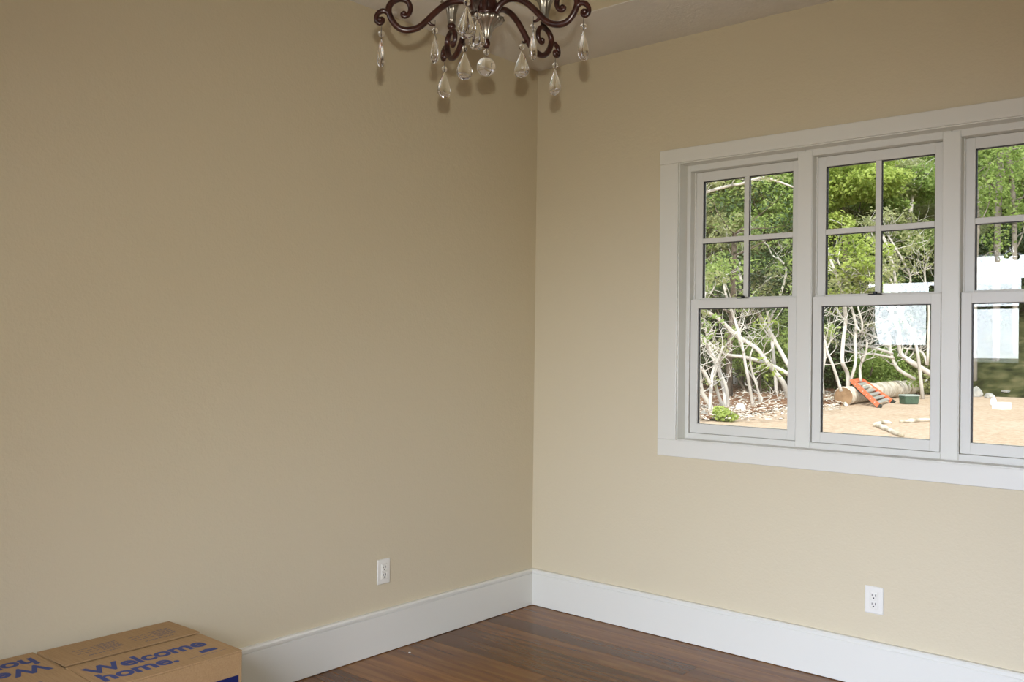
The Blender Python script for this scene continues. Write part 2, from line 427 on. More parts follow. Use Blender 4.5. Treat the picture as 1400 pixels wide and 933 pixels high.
# ================================================================== CARDBOARD BOXES
def card_build(M, n, l, b):
    v = coords(n, l, 'Object', (3, 60, 60)); nz = N(n, 'ShaderNodeTexNoise', Scale=4.0, Detail=4.0); l.new(v, nz.inputs['Vector'])
    l.new(ramp(n, l, nz.outputs['Fac'], [(0.3, (0.30, 0.185, 0.082)), (0.7, (0.36, 0.225, 0.105))]), b.inputs['Base Color'])
    bump(n, l, b, nz.outputs['Fac'], 0.08, 0.001)
M_CARD = mat('brown_cardboard', (0.38, 0.24, 0.12), 0.85, spec=0.15, build=card_build)
M_INK = mat('blue_print', (0.045, 0.058, 0.15), 0.7, spec=0.2)
M_INK2 = mat('faded_blue_print', (0.15, 0.12, 0.12), 0.8, spec=0.1)
M_NAVY = mat('navy_print', (0.008, 0.012, 0.07), 0.7, spec=0.2)
def text_mesh(body, size, offset, spacing=1.0, line=1.0):
    cu = bpy.data.curves.new('lettering', 'FONT'); cu.body = body; cu.size = size; cu.offset = offset; cu.extrude = 0.0003
    cu.space_character = spacing; cu.space_line = line; cu.resolution_u = 4
    ob = bpy.data.objects.new('lettering_tmp', cu); COL.objects.link(ob)
    bpy.context.view_layer.update()
    me = bpy.data.meshes.new_from_object(ob.evaluated_get(bpy.context.evaluated_depsgraph_get()))
    bpy.data.objects.remove(ob); bpy.data.curves.remove(cu); return me
BZ = 0.36
def carton(label, x0, y0, wx, ly, flip):
    """flip False: print on the flap away from the wall, readable from the room"""
    b = thing('moving_box', label, 'box', (x0+wx/2, y0+ly/2, 0), 'moving boxes by the wall')
    if flip: b.rotation_euler = (0, 0, math.pi)
    hx_, hy = wx/2, ly/2; t = .005
    bm = bmesh.new()
    for a in ((-hx_, -hy, -hx_+t, hy), (hx_-t, -hy, hx_, hy), (-hx_+t, -hy, hx_-t, -hy+t), (-hx_+t, hy-t, hx_-t, hy)):
        abox(bm, a[0], a[1], 0, a[2], a[3], BZ-.008, .0015)
    abox(bm, -hx_+t, -hy+t, 0, hx_-t, hy-t, .006)
    finish('body', bm, M_CARD, b)
    mid = -.026
    box('inner_flap', -hx_+t, -hy+.001, BZ-.026, hx_-t, -.06, BZ-.0215, M_CARD, b)
    box('inner_flap', -hx_+t, .06, BZ-.026, hx_-t, hy-.001, BZ-.0215, M_CARD, b)
    # front flap lies flat, rear flap stands a little proud at the seam
    bm = bmesh.new(); abox(bm, mid+.004, -hy, BZ-.0075, hx_, hy, BZ-.0025, .001); ff = finish('flap', bm, M_CARD, b)
    bm = bmesh.new(); vs = abox(bm, -hx_, -hy, BZ-.0075, mid, hy, BZ-.0025)
    for v in bm.verts:
        if v.co.x > mid-.001: v.co.z += .005
    rf = finish('flap', bm, M_CARD, b)
    # lettering, reading along +y (with its top towards -x)
    R = Matrix(((0, -1, 0, 0), (1, 0, 0, 0), (0, 0, 1, 0), (0, 0, 0, 1)))
    zt = BZ-.0024
    def put(me, x, y, material, parent):
        me.transform(Matrix.Translation((x, y, zt)) @ R); return link('lettering', me, material, parent)
    t1 = text_mesh('Welcome', .094, .0030, .98); put(t1, .098, -.196, M_INK, ff)
    t2 = text_mesh('home.', .094, .0030, .98); put(t2, .172, -.196, M_INK, ff)
    # small gable mark with a rule under it
    bm = bmesh.new()
    pr = [(.158, .118), (.138, .118), (.138, .126), (.131, .143), (.138, .160), (.138, .172), (.158, .172)]
    A = [bm.verts.new((x, y, zt)) for x, y in pr]; B = [bm.verts.new((x, y, zt+.0004)) for x, y in pr]
    bm.faces.new(A[::-1]); bm.faces.new(B)
    for k in range(len(pr)): bm.faces.new((A[k], A[(k+1) % len(pr)], B[(k+1) % len(pr)], B[k]))
    finish('gable_mark', bm, M_INK, ff)
    box('printed_rule', .176, .06, zt, .1775, .19, zt+.0003, M_INK2, ff)
    # blocks of fine print on the rear flap, which tilts up towards the seam
    sl = .005/(mid+hx_)
    def strip(bm, xa, ya, xb, yb):
        za, zb = zt+(xa+hx_)*sl+.0002, zt+(xb+hx_)*sl+.0002
        q = [bm.verts.new(v) for v in ((xa, ya, za), (xb, ya, zb), (xb, yb, zb), (xa, yb, za))]; bm.faces.new(q)
    rp = random.Random(5); bm = bmesh.new()
    for (yc) in (-.075, .105):
        for k in range(6):
            x = -.150+k*.0125; y = yc
            while y < yc+.062:
                wd = rp.uniform(.006, .018); strip(bm, x, y, x+.006, min(y+wd, yc+.066)); y += wd+.003
        for k in range(3):
            x = -.138+k*.020; y = yc-.075
            while y < yc-.012:
                wd = rp.uniform(.008, .02); strip(bm, x, y, x+.0042, min(y+wd, yc-.008)); y += wd+.004
        y = yc-.055
        while y < yc+.04:
            wd = rp.uniform(.006, .016); strip(bm, -.066, y, -.060, y+wd); y += wd+.003
    pr_ = finish('fine_print', bm, M_INK2, rf); pr_['kind'] = 'stuff'
    # navy gable logo on the side wall
    bm = bmesh.new()
    pr = [(-.02, .12), (-.02, .235), (.04, .235), (.095, .275), (.150, .235+.047), (.190, .282), (.190, .12)]
    pr = [(.015, .10), (.015, .225), (.065, .245), (.115, .283), (.168, .283), (.206, .283), (.206, .10)]
    A = [bm.verts.new((hx_+.0002, y, z)) for y, z in pr]; B = [bm.verts.new((hx_+.0006, y, z)) for y, z in pr]
    bm.faces.new(A[::-1]); bm.faces.new(B)
    for k in range(len(pr)): bm.faces.new((A[k], A[(k+1) % len(pr)], B[(k+1) % len(pr)], B[k]))
    finish('side_logo', bm, M_NAVY, [c for c in b.children if c.name.startswith('body')][0])
    return b
carton('brown moving box beside the baseboard, blue lettering readable from the room', .030, -2.452, .444, .436, False)
carton('brown moving box with its blue lettering upside down', .022, -2.896, .444, .436, True)

# small white fleck on the floor boards
bm = bmesh.new(); lathe(bm, [(.0005, 0), (.006, .0005), (.0045, .002), (.0005, .0028)], 10)
fl = finish('paint_fleck', bm, M_PLATE); fp = onz(560, 893, 0); fl.location = (fp.x, fp.y, 0); tag(fl, 'tiny white paint fleck on the dark floorboards', 'fleck')

# ================================================================== CHANDELIER
def bronze_build(M, n, l, b):
    v = coords(n, l, 'Object'); nz = N(n, 'ShaderNodeTexNoise', Scale=60.0, Detail=3.0); l.new(v, nz.inputs['Vector'])
    l.new(ramp(n, l, nz.outputs['Fac'], [(0.3, (0.012, 0.004, 0.003)), (0.7, (0.042, 0.013, 0.008))]), b.inputs['Base Color'])
M_BRONZE = mat('dark_bronze', (0.03, 0.013, 0.01), 0.30, metal=0.1, spec=0.38, build=bronze_build)
def silver_build(M, n, l, b):
    v = coords(n, l, 'Object'); nz = N(n, 'ShaderNodeTexNoise', Scale=45.0, Detail=4.0); l.new(v, nz.inputs['Vector'])
    l.new(ramp(n, l, nz.outputs['Fac'], [(0.3, (0.17, 0.145, 0.11)), (0.7, (0.33, 0.30, 0.24))]), b.inputs['Base Color'])
M_SILVER = mat('antique_silver', (0.4, 0.36, 0.3), 0.34, metal=0.85, build=silver_build)
M_SLEEVE = mat('amber_candle_sleeve', (0.22, 0.13, 0.045), 0.5)
M_BULB = mat('frosted_bulb', (0.8, 0.77, 0.68), 0.25)
TC = 1.90; KP = TC/F
axis = at(665, 60, TC)
def zc(py): return at(665, py, TC).z
ch = thing('chandelier', 'dark bronze scroll-arm chandelier hung with clear crystal drops', 'chandelier', (axis.x, axis.y, zc(60)))
Z0 = ch.location.z
fh = Vector((FWD.x, FWD.y, 0)).normalized(); rh = Vector((RGT.x, RGT.y, 0)).normalized()
def CP(prof): return [(r*KP, zc(y)-Z0) for r, y in prof]
bm = bmesh.new(); lathe(bm, CP([(6, 24), (14, 23), (17, 21), (17, 19), (12, 17), (13, 12), (15, 6), (13, 0), (9, -8), (8, -20), (14, -34), (16, -42), (8, -54), (6, -90), (10, -100), (12, -112), (5, -120), (2.5, -128)]), 24)
finish('column', bm, M_BRONZE, ch, True)
bm = bmesh.new(); lathe(bm, CP([(3.5, 54), (5.5, 52), (7, 46), (9.5, 40), (14, 35), (20, 31), (23, 28), (22.5, 25), (18, 23.5), (6, 23)]), 64, flute=16, famp=.09, fstart=.1)
finish('hub_cup', bm, M_SILVER, ch, True)
bm = bmesh.new(); lathe(bm, CP([(1, 66.5), (3.5, 65.5), (5.2, 61), (5.2, 58), (4, 54.5), (2, 53)]), 16); finish('finial', bm, M_BRONZE, ch, True)
bm = bmesh.new(); zr = zc(-128)-Z0; ztop = CEIL+TZ-Z0
tube(bm, [Vector((0, 0, zr)), Vector((0, 0, ztop-.02))], .005, 10); finish('stem', bm, M_BRONZE, ch, True)
bm = bmesh.new(); lathe(bm, [(.012, ztop-.045), (.05, ztop-.03), (.06, ztop-.008), (.062, ztop)], 28); finish('canopy', bm, M_BRONZE, ch, True)

LEFT = 190.0
ux = math.cos(math.radians(LEFT)); uy = math.sin(math.radians(LEFT))
def lp(px, py):                       # left-arm pixel -> (r, z) in the arm's own vertical plane
    r = abs(px-665)*KP/abs(ux)
    for _ in range(6):
        t = TC+uy*r; r = -(px-665)/F*t/abs(ux)
    return r, at(px, py, TC+uy*r).z-Z0
MAIN = [(655, 25), (651, 16), (644, 7), (633, 1.5), (619, 2), (606, 8), (594, 18), (584, 28), (575, 36), (566, 40), (556, 41.2), (547, 39), (540, 33), (534.5, 24.5), (531.5, 15), (533, 7), (539, 1), (547, -1.5), (555, .5), (560, 6.5), (561, 14), (558.5, 20), (554, 22.5), (550.5, 21), (550, 17.5)]
SMALL = [(534.5, 24.5), (531, 18), (525, 14.8), (518.5, 17), (515, 22.5), (515.3, 28.5), (519, 32), (523, 30.5), (523.8, 26.5), (520.8, 24.8)]
SPUR = [(584, 28), (587, 31.5), (590.5, 34), (595, 34.5)]
def v2(p): r, z = lp(*p); return Vector((r, 0, z))
def arm_mesh():
    bm = bmesh.new()
    p = cr([v2(q) for q in MAIN], 5); n = len(p)
    tube(bm, p, [(.0066 if i < n*.62 else .0066-.0026*(i-n*.62)/(n*.38)) for i in range(n)], 10)
    p = cr([v2(q) for q in SMALL], 5); n = len(p)
    tube(bm, p, [.0058-.0016*i/n for i in range(n)], 10)
    p = cr([v2(q) for q in SPUR], 4); n = len(p)
    tube(bm, p, [.0050-.0034*i/n for i in range(n)], 8)
    for q, rr in (((552.5, 18.5), .0058), ((520, 27), .0062)):      # rosette bosses in the scroll eyes
        bmesh.ops.create_icosphere(bm, subdivisions=2, radius=rr, matrix=Matrix.Translation(v2(q)) @ Matrix.Diagonal((1, 1.25, 1, 1)))
    bmesh.ops.recalc_face_normals(bm, faces=bm.faces[:])
    me = bpy.data.meshes.new('arm'); bm.to_mesh(me); bm.free(); me.materials.append(M_BRONZE)
    me.polygons.foreach_set('use_smooth', [True]*len(me.polygons)); return me
def lathe_mesh(name, prof, seg, material, **kw):
    bm = bmesh.new(); lathe(bm, prof, seg, **kw); bmesh.ops.recalc_face_normals(bm, faces=bm.faces[:])
    me = bpy.data.meshes.new(name); bm.to_mesh(me); bm.free(); me.materials.append(material)
    me.polygons.foreach_set('use_smooth', [True]*len(me.polygons)); return me
ME_ARM = arm_mesh()
ME_COLLAR = lathe_mesh('cup_collar', [(.003, -.010), (.0075, -.008), (.0095, -.003), (.0095, .001), (.007, .004), (.002, .005)], 16, M_BRONZE)
ME_CUP = lathe_mesh('candle_cup', [(.003, .002), (.0085, .003), (.0095, .010), (.0105, .022), (.0130, .036), (.0185, .047), (.0255, .053), (.0240, .0545), (.0150, .049), (.003, .047)], 56, M_SILVER, flute=8, famp=.10, fstart=.15)
ME_SLEEVE = lathe_mesh('candle_sleeve', [(.003, .040), (.0105, .041), (.0105, .105), (.009, .108), (.002, .108)], 18, M_SLEEVE)
ME_BULB = lathe_mesh('bulb', [(.004, .106), (.007, .110), (.012, .125), (.011, .140), (.005, .158), (.0008, .168)], 16, M_BULB)
def drop_mesh():
    bm = bmesh.new()
    prof = [(.0012, 0), (.0032, -.003), (.0068, -.011), (.0122, -.022), (.0162, -.033), (.0176, -.041), (.0168, -.048), (.0132, -.0540), (.0070, -.0578), (.0008, -.0590)]
    lathe(bm, [tuple(v)[::2] for v in cr([Vector((r_, 0, z_)) for r_, z_ in prof], 3)], 32)
    for v in bm.verts: v.co.x *= 0.46
    bmesh.ops.recalc_face_normals(bm, faces=bm.faces[:])
    me = bpy.data.meshes.new('crystal_drop'); bm.to_mesh(me); bm.free(); me.materials.append(M_CRYSTAL)
    me.polygons.foreach_set('use_smooth', [True]*len(me.polygons)); return me
ME_DROP = drop_mesh()
def ball_mesh(name, r, material, sub=3):
    bm = bmesh.new(); bmesh.ops.create_icosphere(bm, subdivisions=sub, radius=r)
    me = bpy.data.meshes.new(name); bm.to_mesh(me); bm.free(); me.materials.append(material)
    me.polygons.foreach_set('use_smooth', [True]*len(me.polygons)); return me
ME_BEAD = ball_mesh('bead', .0066, M_CRYSTAL); ME_BALL = ball_mesh('crystal_ball', .0198, M_CRYSTAL, 4)
def hook_mesh():
    bm = bmesh.new(); tube(bm, [Vector((0, 0, .030)), Vector((0, 0, .002))], .0008, 6)
    me = bpy.data.meshes.new('hook'); bm.to_mesh(me); bm.free(); me.materials.append(M_SILVER); return me
ME_HOOK = hook_mesh()
def parts(me, parent, loc, rz=0):
    o = link(me.name.split('.')[0], me, None, parent); o.location = loc; o.rotation_euler = (0, 0, rz); return o
ang0 = math.atan2(rh.y, rh.x)
cup_r, cup_z = lp(547, -1.5); tip_r, tip_z = lp(522, 33); in_r, in_z = lp(595, 34.5)
tip_bead = lp(522, 46.5)[1]; tip_drop = lp(522, 52)[1]; in_bead = lp(595, 42)[1]; in_drop = lp(595, 47.5)[1]
for k, a in enumerate((46, 118, 190, 262, 334)):
    th = ang0+math.radians(a)
    o = parts(ME_ARM, ch, (0, 0, 0), th)
    parts(ME_COLLAR, o, (cup_r, 0, cup_z+.013)); parts(ME_CUP, o, (cup_r, 0, cup_z+.015)); parts(ME_SLEEVE, o, (cup_r, 0, cup_z+.015)); parts(ME_BULB, o, (cup_r, 0, cup_z+.015))
    for (r, zb, zd, tw) in ((tip_r, tip_bead, tip_drop, 0.15), (in_r, in_bead, in_drop, -0.25)):
        d = Vector((math.cos(th)*r, math.sin(th)*r, zd)); c = parts(ME_DROP, ch, d, th+tw*(1 if k % 2 else -1))
        parts(ME_BEAD, c, (0, 0, zb-zd)); parts(ME_HOOK, c, (0, 0, 0))
bl = parts(ME_BALL, ch, (0, 0, zc(91.5)-Z0)); parts(ME_BEAD, bl, (0, 0, zc(71.5)-zc(91.5)))
hk = parts(ME_HOOK, bl, (0, 0, .016))

# ================================================================== OUTSIDE
def ground_build(M, n, l, b):
    v = coords(n, l, 'Object')
    a = N(n, 'ShaderNodeTexNoise', Scale=0.35, Detail=3.0); l.new(v, a.inputs['Vector'])
    f = N(n, 'ShaderNodeTexNoise', Scale=9.0, Detail=8.0, Roughness=0.75); l.new(v, f.inputs['Vector'])
    c1 = ramp(n, l, f.outputs['Fac'], [(0.30, (0.36, 0.26, 0.19)), (0.5, (0.55, 0.44, 0.35)), (0.72, (0.70, 0.61, 0.52))])
    c2 = ramp(n, l, a.outputs['Fac'], [(0.35, (0.88, 0.82, 0.74)), (0.65, (0.95, 0.91, 0.86))])
    mx = N(n, 'ShaderNodeMix', data_type='RGBA', blend_type='MULTIPLY'); mx.inputs['Factor'].default_value = 1.0
    l.new(c1, mx.inputs['A']); l.new(c2, mx.inputs['B'])
    l.new(mx.outputs['Result'], b.inputs['Base Color']); bump(n, l, b, f.outputs['Fac'], 0.5, 0.05)
M_GROUND = mat('straw_covered_ground', (0.5, 0.36, 0.2), 0.95, spec=0.1, build=ground_build)
HY, HS = 34.0, 0.36
def gz_at(y): return GZ+max(0, y-HY)*HS
bm = bmesh.new(); bmesh.ops.create_grid(bm, x_segments=20, y_segments=20, size=70)
rg = random.Random(3)
for v in bm.verts:
    d = math.hypot(v.co.x, v.co.y)
    v.co.z = GZ; v.co.y = min(v.co.y, HY)
gr = finish('ground', bm, M_GROUND); tag(gr, kind='structure')
M_FOREST = noise_mat('forest_floor', [(0.3, (0.018, 0.02, 0.009)), (0.5, (0.05, 0.055, 0.022)), (0.7, (0.11, 0.10, 0.05))], 2.0, 8, 0.95, bumps=0.8, bdist=0.15, spec=0.1)
bm = bmesh.new(); bmesh.ops.create_grid(bm, x_segments=40, y_segments=30, size=1)
for v in bm.verts:
    y = HY-.02+(v.co.y+1)*28; v.co = Vector((v.co.x*75, y, gz_at(y)+rg.uniform(0, .3)*(1 if y > HY+1 else 0)))
tag(finish('hillside', bm, M_FOREST), kind='structure')

# leaf litter strip under the thicket
M_LITTER = noise_mat('leaf_litter', [(0.30, (0.05, 0.022, 0.012)), (0.5, (0.20, 0.085, 0.045)), (0.62, (0.34, 0.22, 0.14)), (0.75, (0.5, 0.45, 0.38))], 6.0, 8, 0.95, bumps=0.8, bdist=0.08, spec=0.1)
lit = [(930, 573), (985, 577), (1040, 566), (1090, 556), (1140, 556), (1200, 545), (1300, 534), (1400, 530), (1400, 517), (1250, 515), (1100, 515), (930, 517)]
bm = bmesh.new(); top = [bm.verts.new(onz(x, y)+Vector((0, 0, .02))) for x, y in lit]
bm.faces.new(top); bmesh.ops.triangulate(bm, faces=bm.faces[:])
bmesh.ops.subdivide_edges(bm, edges=bm.edges[:], cuts=5, use_grid_fill=True)
for v in bm.verts: v.co.z = GZ+.02+rg.uniform(0, .10)
lo_ = finish('leaf_litter', bm, M_LITTER); tag(lo_, kind='structure')
# chips, twigs and stones scattered over the litter and its edge
bm = bmesh.new(); rd = random.Random(77)
for k in range(1500):
    px = rd.uniform(930, 1150); p = onz(px, rd.uniform(536, 578) if px < 1090 else rd.uniform(540, 566)); a = rd.uniform(0, 3.14); L = rd.uniform(.03, .16)*(1 if rd.random() < .7 else .5); wd = rd.uniform(.012, .045)
    d = Vector((math.cos(a), math.sin(a), rd.uniform(-.1, .25)))*L; e = Vector((-math.sin(a), math.cos(a), rd.uniform(-.3, .3)))*wd; c = p+Vector((0, 0, .05+rd.uniform(0, .09)))
    v = [bm.verts.new(q) for q in (c-d, c+e, c+d, c-e, c+Vector((0, 0, wd*.8)))]
    for i_ in range(4): bm.faces.new((v[i_], v[(i_+1) % 4], v[4]))
    bm.faces.new(v[3::-1])
M_CHIP = noise_mat('bleached_chips', [(0.35, (0.16, 0.09, 0.05)), (0.5, (0.42, 0.36, 0.30)), (0.65, (0.70, 0.67, 0.62))], 14, 2, 0.9, spec=0.1)
dbr = finish('litter_debris', bm, M_CHIP, lo_); dbr['kind'] = 'stuff'

M_BARK = noise_mat('pale_grey_bark', [(0.25, (0.28, 0.25, 0.22)), (0.45, (0.52, 0.49, 0.45)), (0.7, (0.74, 0.71, 0.68))], 3.0, 6, 0.9, (1, 1, .35), 0.5, 0.03, spec=0.15)
M_BARKD = noise_mat('dark_bark', [(0.3, (0.06, 0.045, 0.035)), (0.6, (0.17, 0.135, 0.11)), (0.8, (0.28, 0.25, 0.22))], 3.0, 6, 0.9, (1, 1, .3), 0.5, 0.03, spec=0.15)
M_BARKG = noise_mat('grey_brown_bark', [(0.3, (0.10, 0.085, 0.07)), (0.5, (0.22, 0.195, 0.165)), (0.75, (0.36, 0.33, 0.29))], 3.0, 6, 0.9, (1, 1, .3), 0.5, 0.03, spec=0.15)
def leaf_mat(name, stops, trans=0.5, scale=0.9):
    M = bpy.data.materials.new(name); M.use_nodes = True; n = M.node_tree.nodes; l = M.node_tree.links
    b = n['Principled BSDF']; v = coords(n, l, 'Object')
    nz = N(n, 'ShaderNodeTexNoise', Scale=scale, Detail=9.0, Roughness=0.8); l.new(v, nz.inputs['Vector'])
    c = ramp(n, l, nz.outputs['Fac'], stops); l.new(c, b.inputs['Base Color']); b.inputs['Roughness'].default_value = 0.5; b.inputs['Specular IOR Level'].default_value = 0.35
    t = n.new('ShaderNodeBsdfTranslucent'); l.new(c, t.inputs[0]); mx = n.new('ShaderNodeMixShader'); mx.inputs[0].default_value = trans
    l.new(b.outputs[0], mx.inputs[1]); l.new(t.outputs[0], mx.inputs[2]); l.new(mx.outputs[0], n['Material Output'].inputs['Surface']); return M
L_YEL = leaf_mat('yellow_green_leaf', [(0.25, (0.16, 0.24, 0.03)), (0.5, (0.42, 0.52, 0.12)), (0.75, (0.70, 0.74, 0.28))])
L_MID = leaf_mat('fresh_green_leaf', [(0.25, (0.09, 0.17, 0.025)), (0.5, (0.30, 0.41, 0.11)), (0.75, (0.56, 0.64, 0.26))])
L_OLV = leaf_mat('olive_green_leaf', [(0.25, (0.10, 0.13, 0.04)), (0.5, (0.35, 0.38, 0.17)), (0.75, (0.60, 0.60, 0.34))])
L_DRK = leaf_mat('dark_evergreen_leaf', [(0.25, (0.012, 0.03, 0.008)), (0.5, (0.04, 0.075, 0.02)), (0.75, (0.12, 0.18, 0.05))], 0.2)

def leaves_mesh(name, blobs, count, size, seed, material, flat=0.5):
    """leaf blades scattered through ellipsoid clumps (centre, radii)"""
    r = np.random.default_rng(seed)
    vol = np.array([b[1][0]*b[1][1]*b[1][2] for b in blobs])**0.7; pr = vol/vol.sum()
    idx = r.choice(len(blobs), count, p=pr)
    C = np.array([b[0] for b in blobs])[idx]; R = np.array([b[1] for b in blobs])[idx]
    d = r.normal(size=(count, 3)); d /= np.linalg.norm(d, axis=1)[:, None]
    rad = r.uniform(0.25, 1.0, count)**0.5
    P = C+d*R*rad[:, None]
    nrm = r.normal(size=(count, 3)); nrm[:, 2] = np.abs(nrm[:, 2])+flat; nrm += d*0.6; nrm /= np.linalg.norm(nrm, axis=1)[:, None]
    a = np.cross(nrm, r.normal(size=(count, 3))); a /= np.linalg.norm(a, axis=1)[:, None]; b = np.cross(nrm, a)
    L = size*r.uniform(0.6, 1.35, count)[:, None]; wd = L*0.30
    V = np.empty((count, 4, 3)); V[:, 0] = P-a*L*.5; V[:, 1] = P+b*wd+nrm*L*.08; V[:, 2] = P+a*L*.5; V[:, 3] = P-b*wd+nrm*L*.08
    me = bpy.data.meshes.new(name); me.vertices.add(count*4); me.vertices.foreach_set('co', V.reshape(-1))
    me.loops.add(count*4); me.loops.foreach_set('vertex_index', np.arange(count*4, dtype=np.int32))
    me.polygons.add(count); me.polygons.foreach_set('loop_start', np.arange(0, count*4, 4, dtype=np.int32)); me.polygons.foreach_set('loop_total', np.full(count, 4, dtype=np.int32))
    me.update(calc_edges=True); me.validate(); me.materials.append(material); return me

def grow_twigs(bm, path, rad, rr, n, length, up=0.5, leafpts=None, lvl=0):
    for _ in range(n):
        i = rr.randrange(len(path)//3, len(path)); p = path[i]
        d = Vector((rr.uniform(-1, 1), rr.uniform(-1, 1), rr.uniform(-.2, 1)*up+.25)).normalized()
        L = length*rr.uniform(.5, 1.2); pts = [p]
        for k in range(4):
            d = (d+Vector((rr.uniform(-.5, .5), rr.uniform(-.5, .5), rr.uniform(-.3, .5)))).normalized(); pts.append(pts[-1]+d*L/4)
        r0 = max(.009, rad[i]*.36); q = cr(pts, 3); tube(bm, q, [r0*(1-.8*j/len(q)) for j in range(len(q))], 5, False)
        if leafpts is not None: leafpts.append(pts[-1])
        if lvl: grow_twigs(bm, q, [r0*.8]*len(q), rr, 3, length*.5, up, leafpts, lvl-1)

def gnarled(label, base, stems, seed, leaf=None, nleaf=1500, twigs=4, tl=1.2, bark=M_BARK, name='mountain_laurel', group=None, lsize=.13, dj=.5, extra=None):
    """stems: pixel polylines (x, y, thickness px) from the ground up, read off the photograph; they wander in depth"""
    rr = random.Random(seed); b = onz(*base); t0 = depth(b)
    o = thing(name, label, 'tree', (b.x, b.y, GZ), group)
    bm = bmesh.new(); ends = []
    for st in stems:
        pts, rad = [], []; t = t0+rr.uniform(-.3, .3); drift = rr.uniform(-dj, dj)
        for k, (x, y, w) in enumerate(st):
            tt = t0 if (k == 0 and abs(x-base[0])+abs(y-base[1]) < 14) else t+drift*k/len(st)+rr.uniform(-.12, .12)
            p = at(x, y, tt)
            if k == 0 and p.z < GZ+.4: p.z = GZ-.05
            pts.append(p); rad.append(w*tt/F/2)
        q = cr(pts, 4); n = len(q); rq = [rad[min(int(i/4), len(rad)-1)]*(1-(i % 4)/4)+rad[min(int(i/4)+1, len(rad)-1)]*((i % 4)/4) for i in range(n)]
        tube(bm, q, rq, 7); grow_twigs(bm, q, rq, rr, twigs+3, tl*1.2, .6, ends, 1)
    keep(finish('trunk', bm, bark, smooth=True), o)
    if leaf is not None and ends:
        hi = [e for e in ends if e.z > 3.0]; lo_e = [e for e in ends if e.z <= 3.0]; hi += rr.sample(lo_e, min(len(lo_e), 3))
        nleaf = int(nleaf*min(1.6, .15+len(hi)/30)); blobs = [(tuple(e), (rr.uniform(.22, .45),)*2+(rr.uniform(.15, .3),)) for e in rr.sample(hi, max(3, int(len(hi)*.8)))]
        if extra: blobs += extra
        me = leaves_mesh('foliage', blobs, nleaf, lsize, seed, leaf)
        keep(link('foliage', me), o)['kind'] = 'stuff'
    return o
def z1(o, s, pts): return [(o[0]+x/s, o[1]+y/s, w) for x, y, w in pts]
A1 = (940, 400); S1 = 4.444; A2 = (1110, 400)
G_ = 'twisted pale trunks in the thicket'
gnarled('twisted laurel with two long limbs crossing each other, at thicket edge', (1080, 548), [
    z1(A1, S1, [(622, 660, 8), (600, 600, 7.5), (580, 545, 7), (520, 470, 6.5), (480, 420, 6), (420, 340, 6), (310, 270, 5.5), (200, 170, 5), (100, 105, 4.5), (20, 60, 4)]),
    z1(A1, S1, [(640, 520, 6), (600, 490, 6), (480, 432, 5.5), (340, 392, 5), (245, 380, 5), (150, 325, 5), (70, 250, 4.5), (0, 190, 4)])], 1, L_MID, 900, 5, 1.1)
gnarled('leaning laurel with one bent grey limb beside the crossing limbs', (1089, 546), [
    z1(A1, S1, [(660, 650, 7), (640, 500, 6.5), (600, 420, 6), (545, 320, 5.5), (500, 240, 5.5), (450, 160, 5), (420, 95, 5), (400, 0, 4.5), (330, -70, 4), (300, -160, 3)])], 2, L_OLV, 900, 5, 1.3)
gnarled('slim pale laurel stem standing alone before the dark thicket', (1030, 556), [
    z1(A1, S1, [(402, 695, 4.5), (375, 560, 4.2), (350, 430, 4), (340, 360, 4), (315, 280, 3.8), (310, 240, 3.8), (285, 160, 3.5), (262, 95, 3.5), (230, 0, 3), (215, -90, 2.6)]),
    z1(A1, S1, [(340, 360, 3), (330, 300, 2.6), (318, 250, 2.4)])], 3, L_MID, 700, 4, 1.0)
gnarled('short pale forked laurel stem near the white rock', (1040, 554), [
    z1(A1, S1, [(447, 685, 4), (430, 600, 3.2), (395, 490, 2.8), (380, 400, 2.4), (400, 330, 2)]),
    z1(A1, S1, [(440, 660, 3), (455, 640, 2.4)])], 4, L_YEL, 450, 3, .7)
gnarled('clump of thick pale laurel stems leaning together above the mossy stone', (993, 560), [
    z1(A1, S1, [(235, 710, 6.5), (225, 600, 6), (200, 500, 6), (170, 420, 6), (130, 340, 5.5), (90, 280, 5), (40, 210, 4.5)]),
    z1(A1, S1, [(245, 730, 5), (240, 600, 4.5), (205, 500, 4), (160, 410, 4), (125, 290, 3.5), (105, 190, 3), (95, 100, 2.5), (110, 0, 2.2)]),
    z1(A1, S1, [(225, 700, 5), (180, 600, 4.5), (165, 500, 4), (215, 330, 2.6)])], 5, L_OLV, 900, 4, .9)
gnarled('pair of grey laurel stems bowing outward at the dark edge of thicket', (976, 567), [
    z1(A1, S1, [(165, 745, 7), (135, 680, 6.5), (90, 610, 6), (75, 500, 5.5), (60, 420, 5), (20, 330, 4.5)]),
    z1(A1, S1, [(135, 660, 5), (145, 560, 4.5), (155, 480, 4.2), (190, 400, 3.5), (215, 330, 3)]),
    z1(A1, S1, [(140, 560, 5), (100, 480, 4.5), (60, 440, 4), (10, 400, 3.5)])], 6, L_MID, 600, 4, .9)
B1 = (940, 220); SB = 4.66
gnarled('laurel with a white limb reaching far across high leaves', (955, 553), [
    [(945, 558, 6), (938, 480, 5.5), (930, 400, 5), (934, 320, 4.5), (945, 272, 4.2), (965, 263, 4), (993, 255, 3.8), (1015, 251, 3.6), (1040, 243, 3.4), (1060, 247, 3), (1082, 255, 2.4), (1100, 262, 2)]], 7, L_OLV, 900, 4, 1.2)
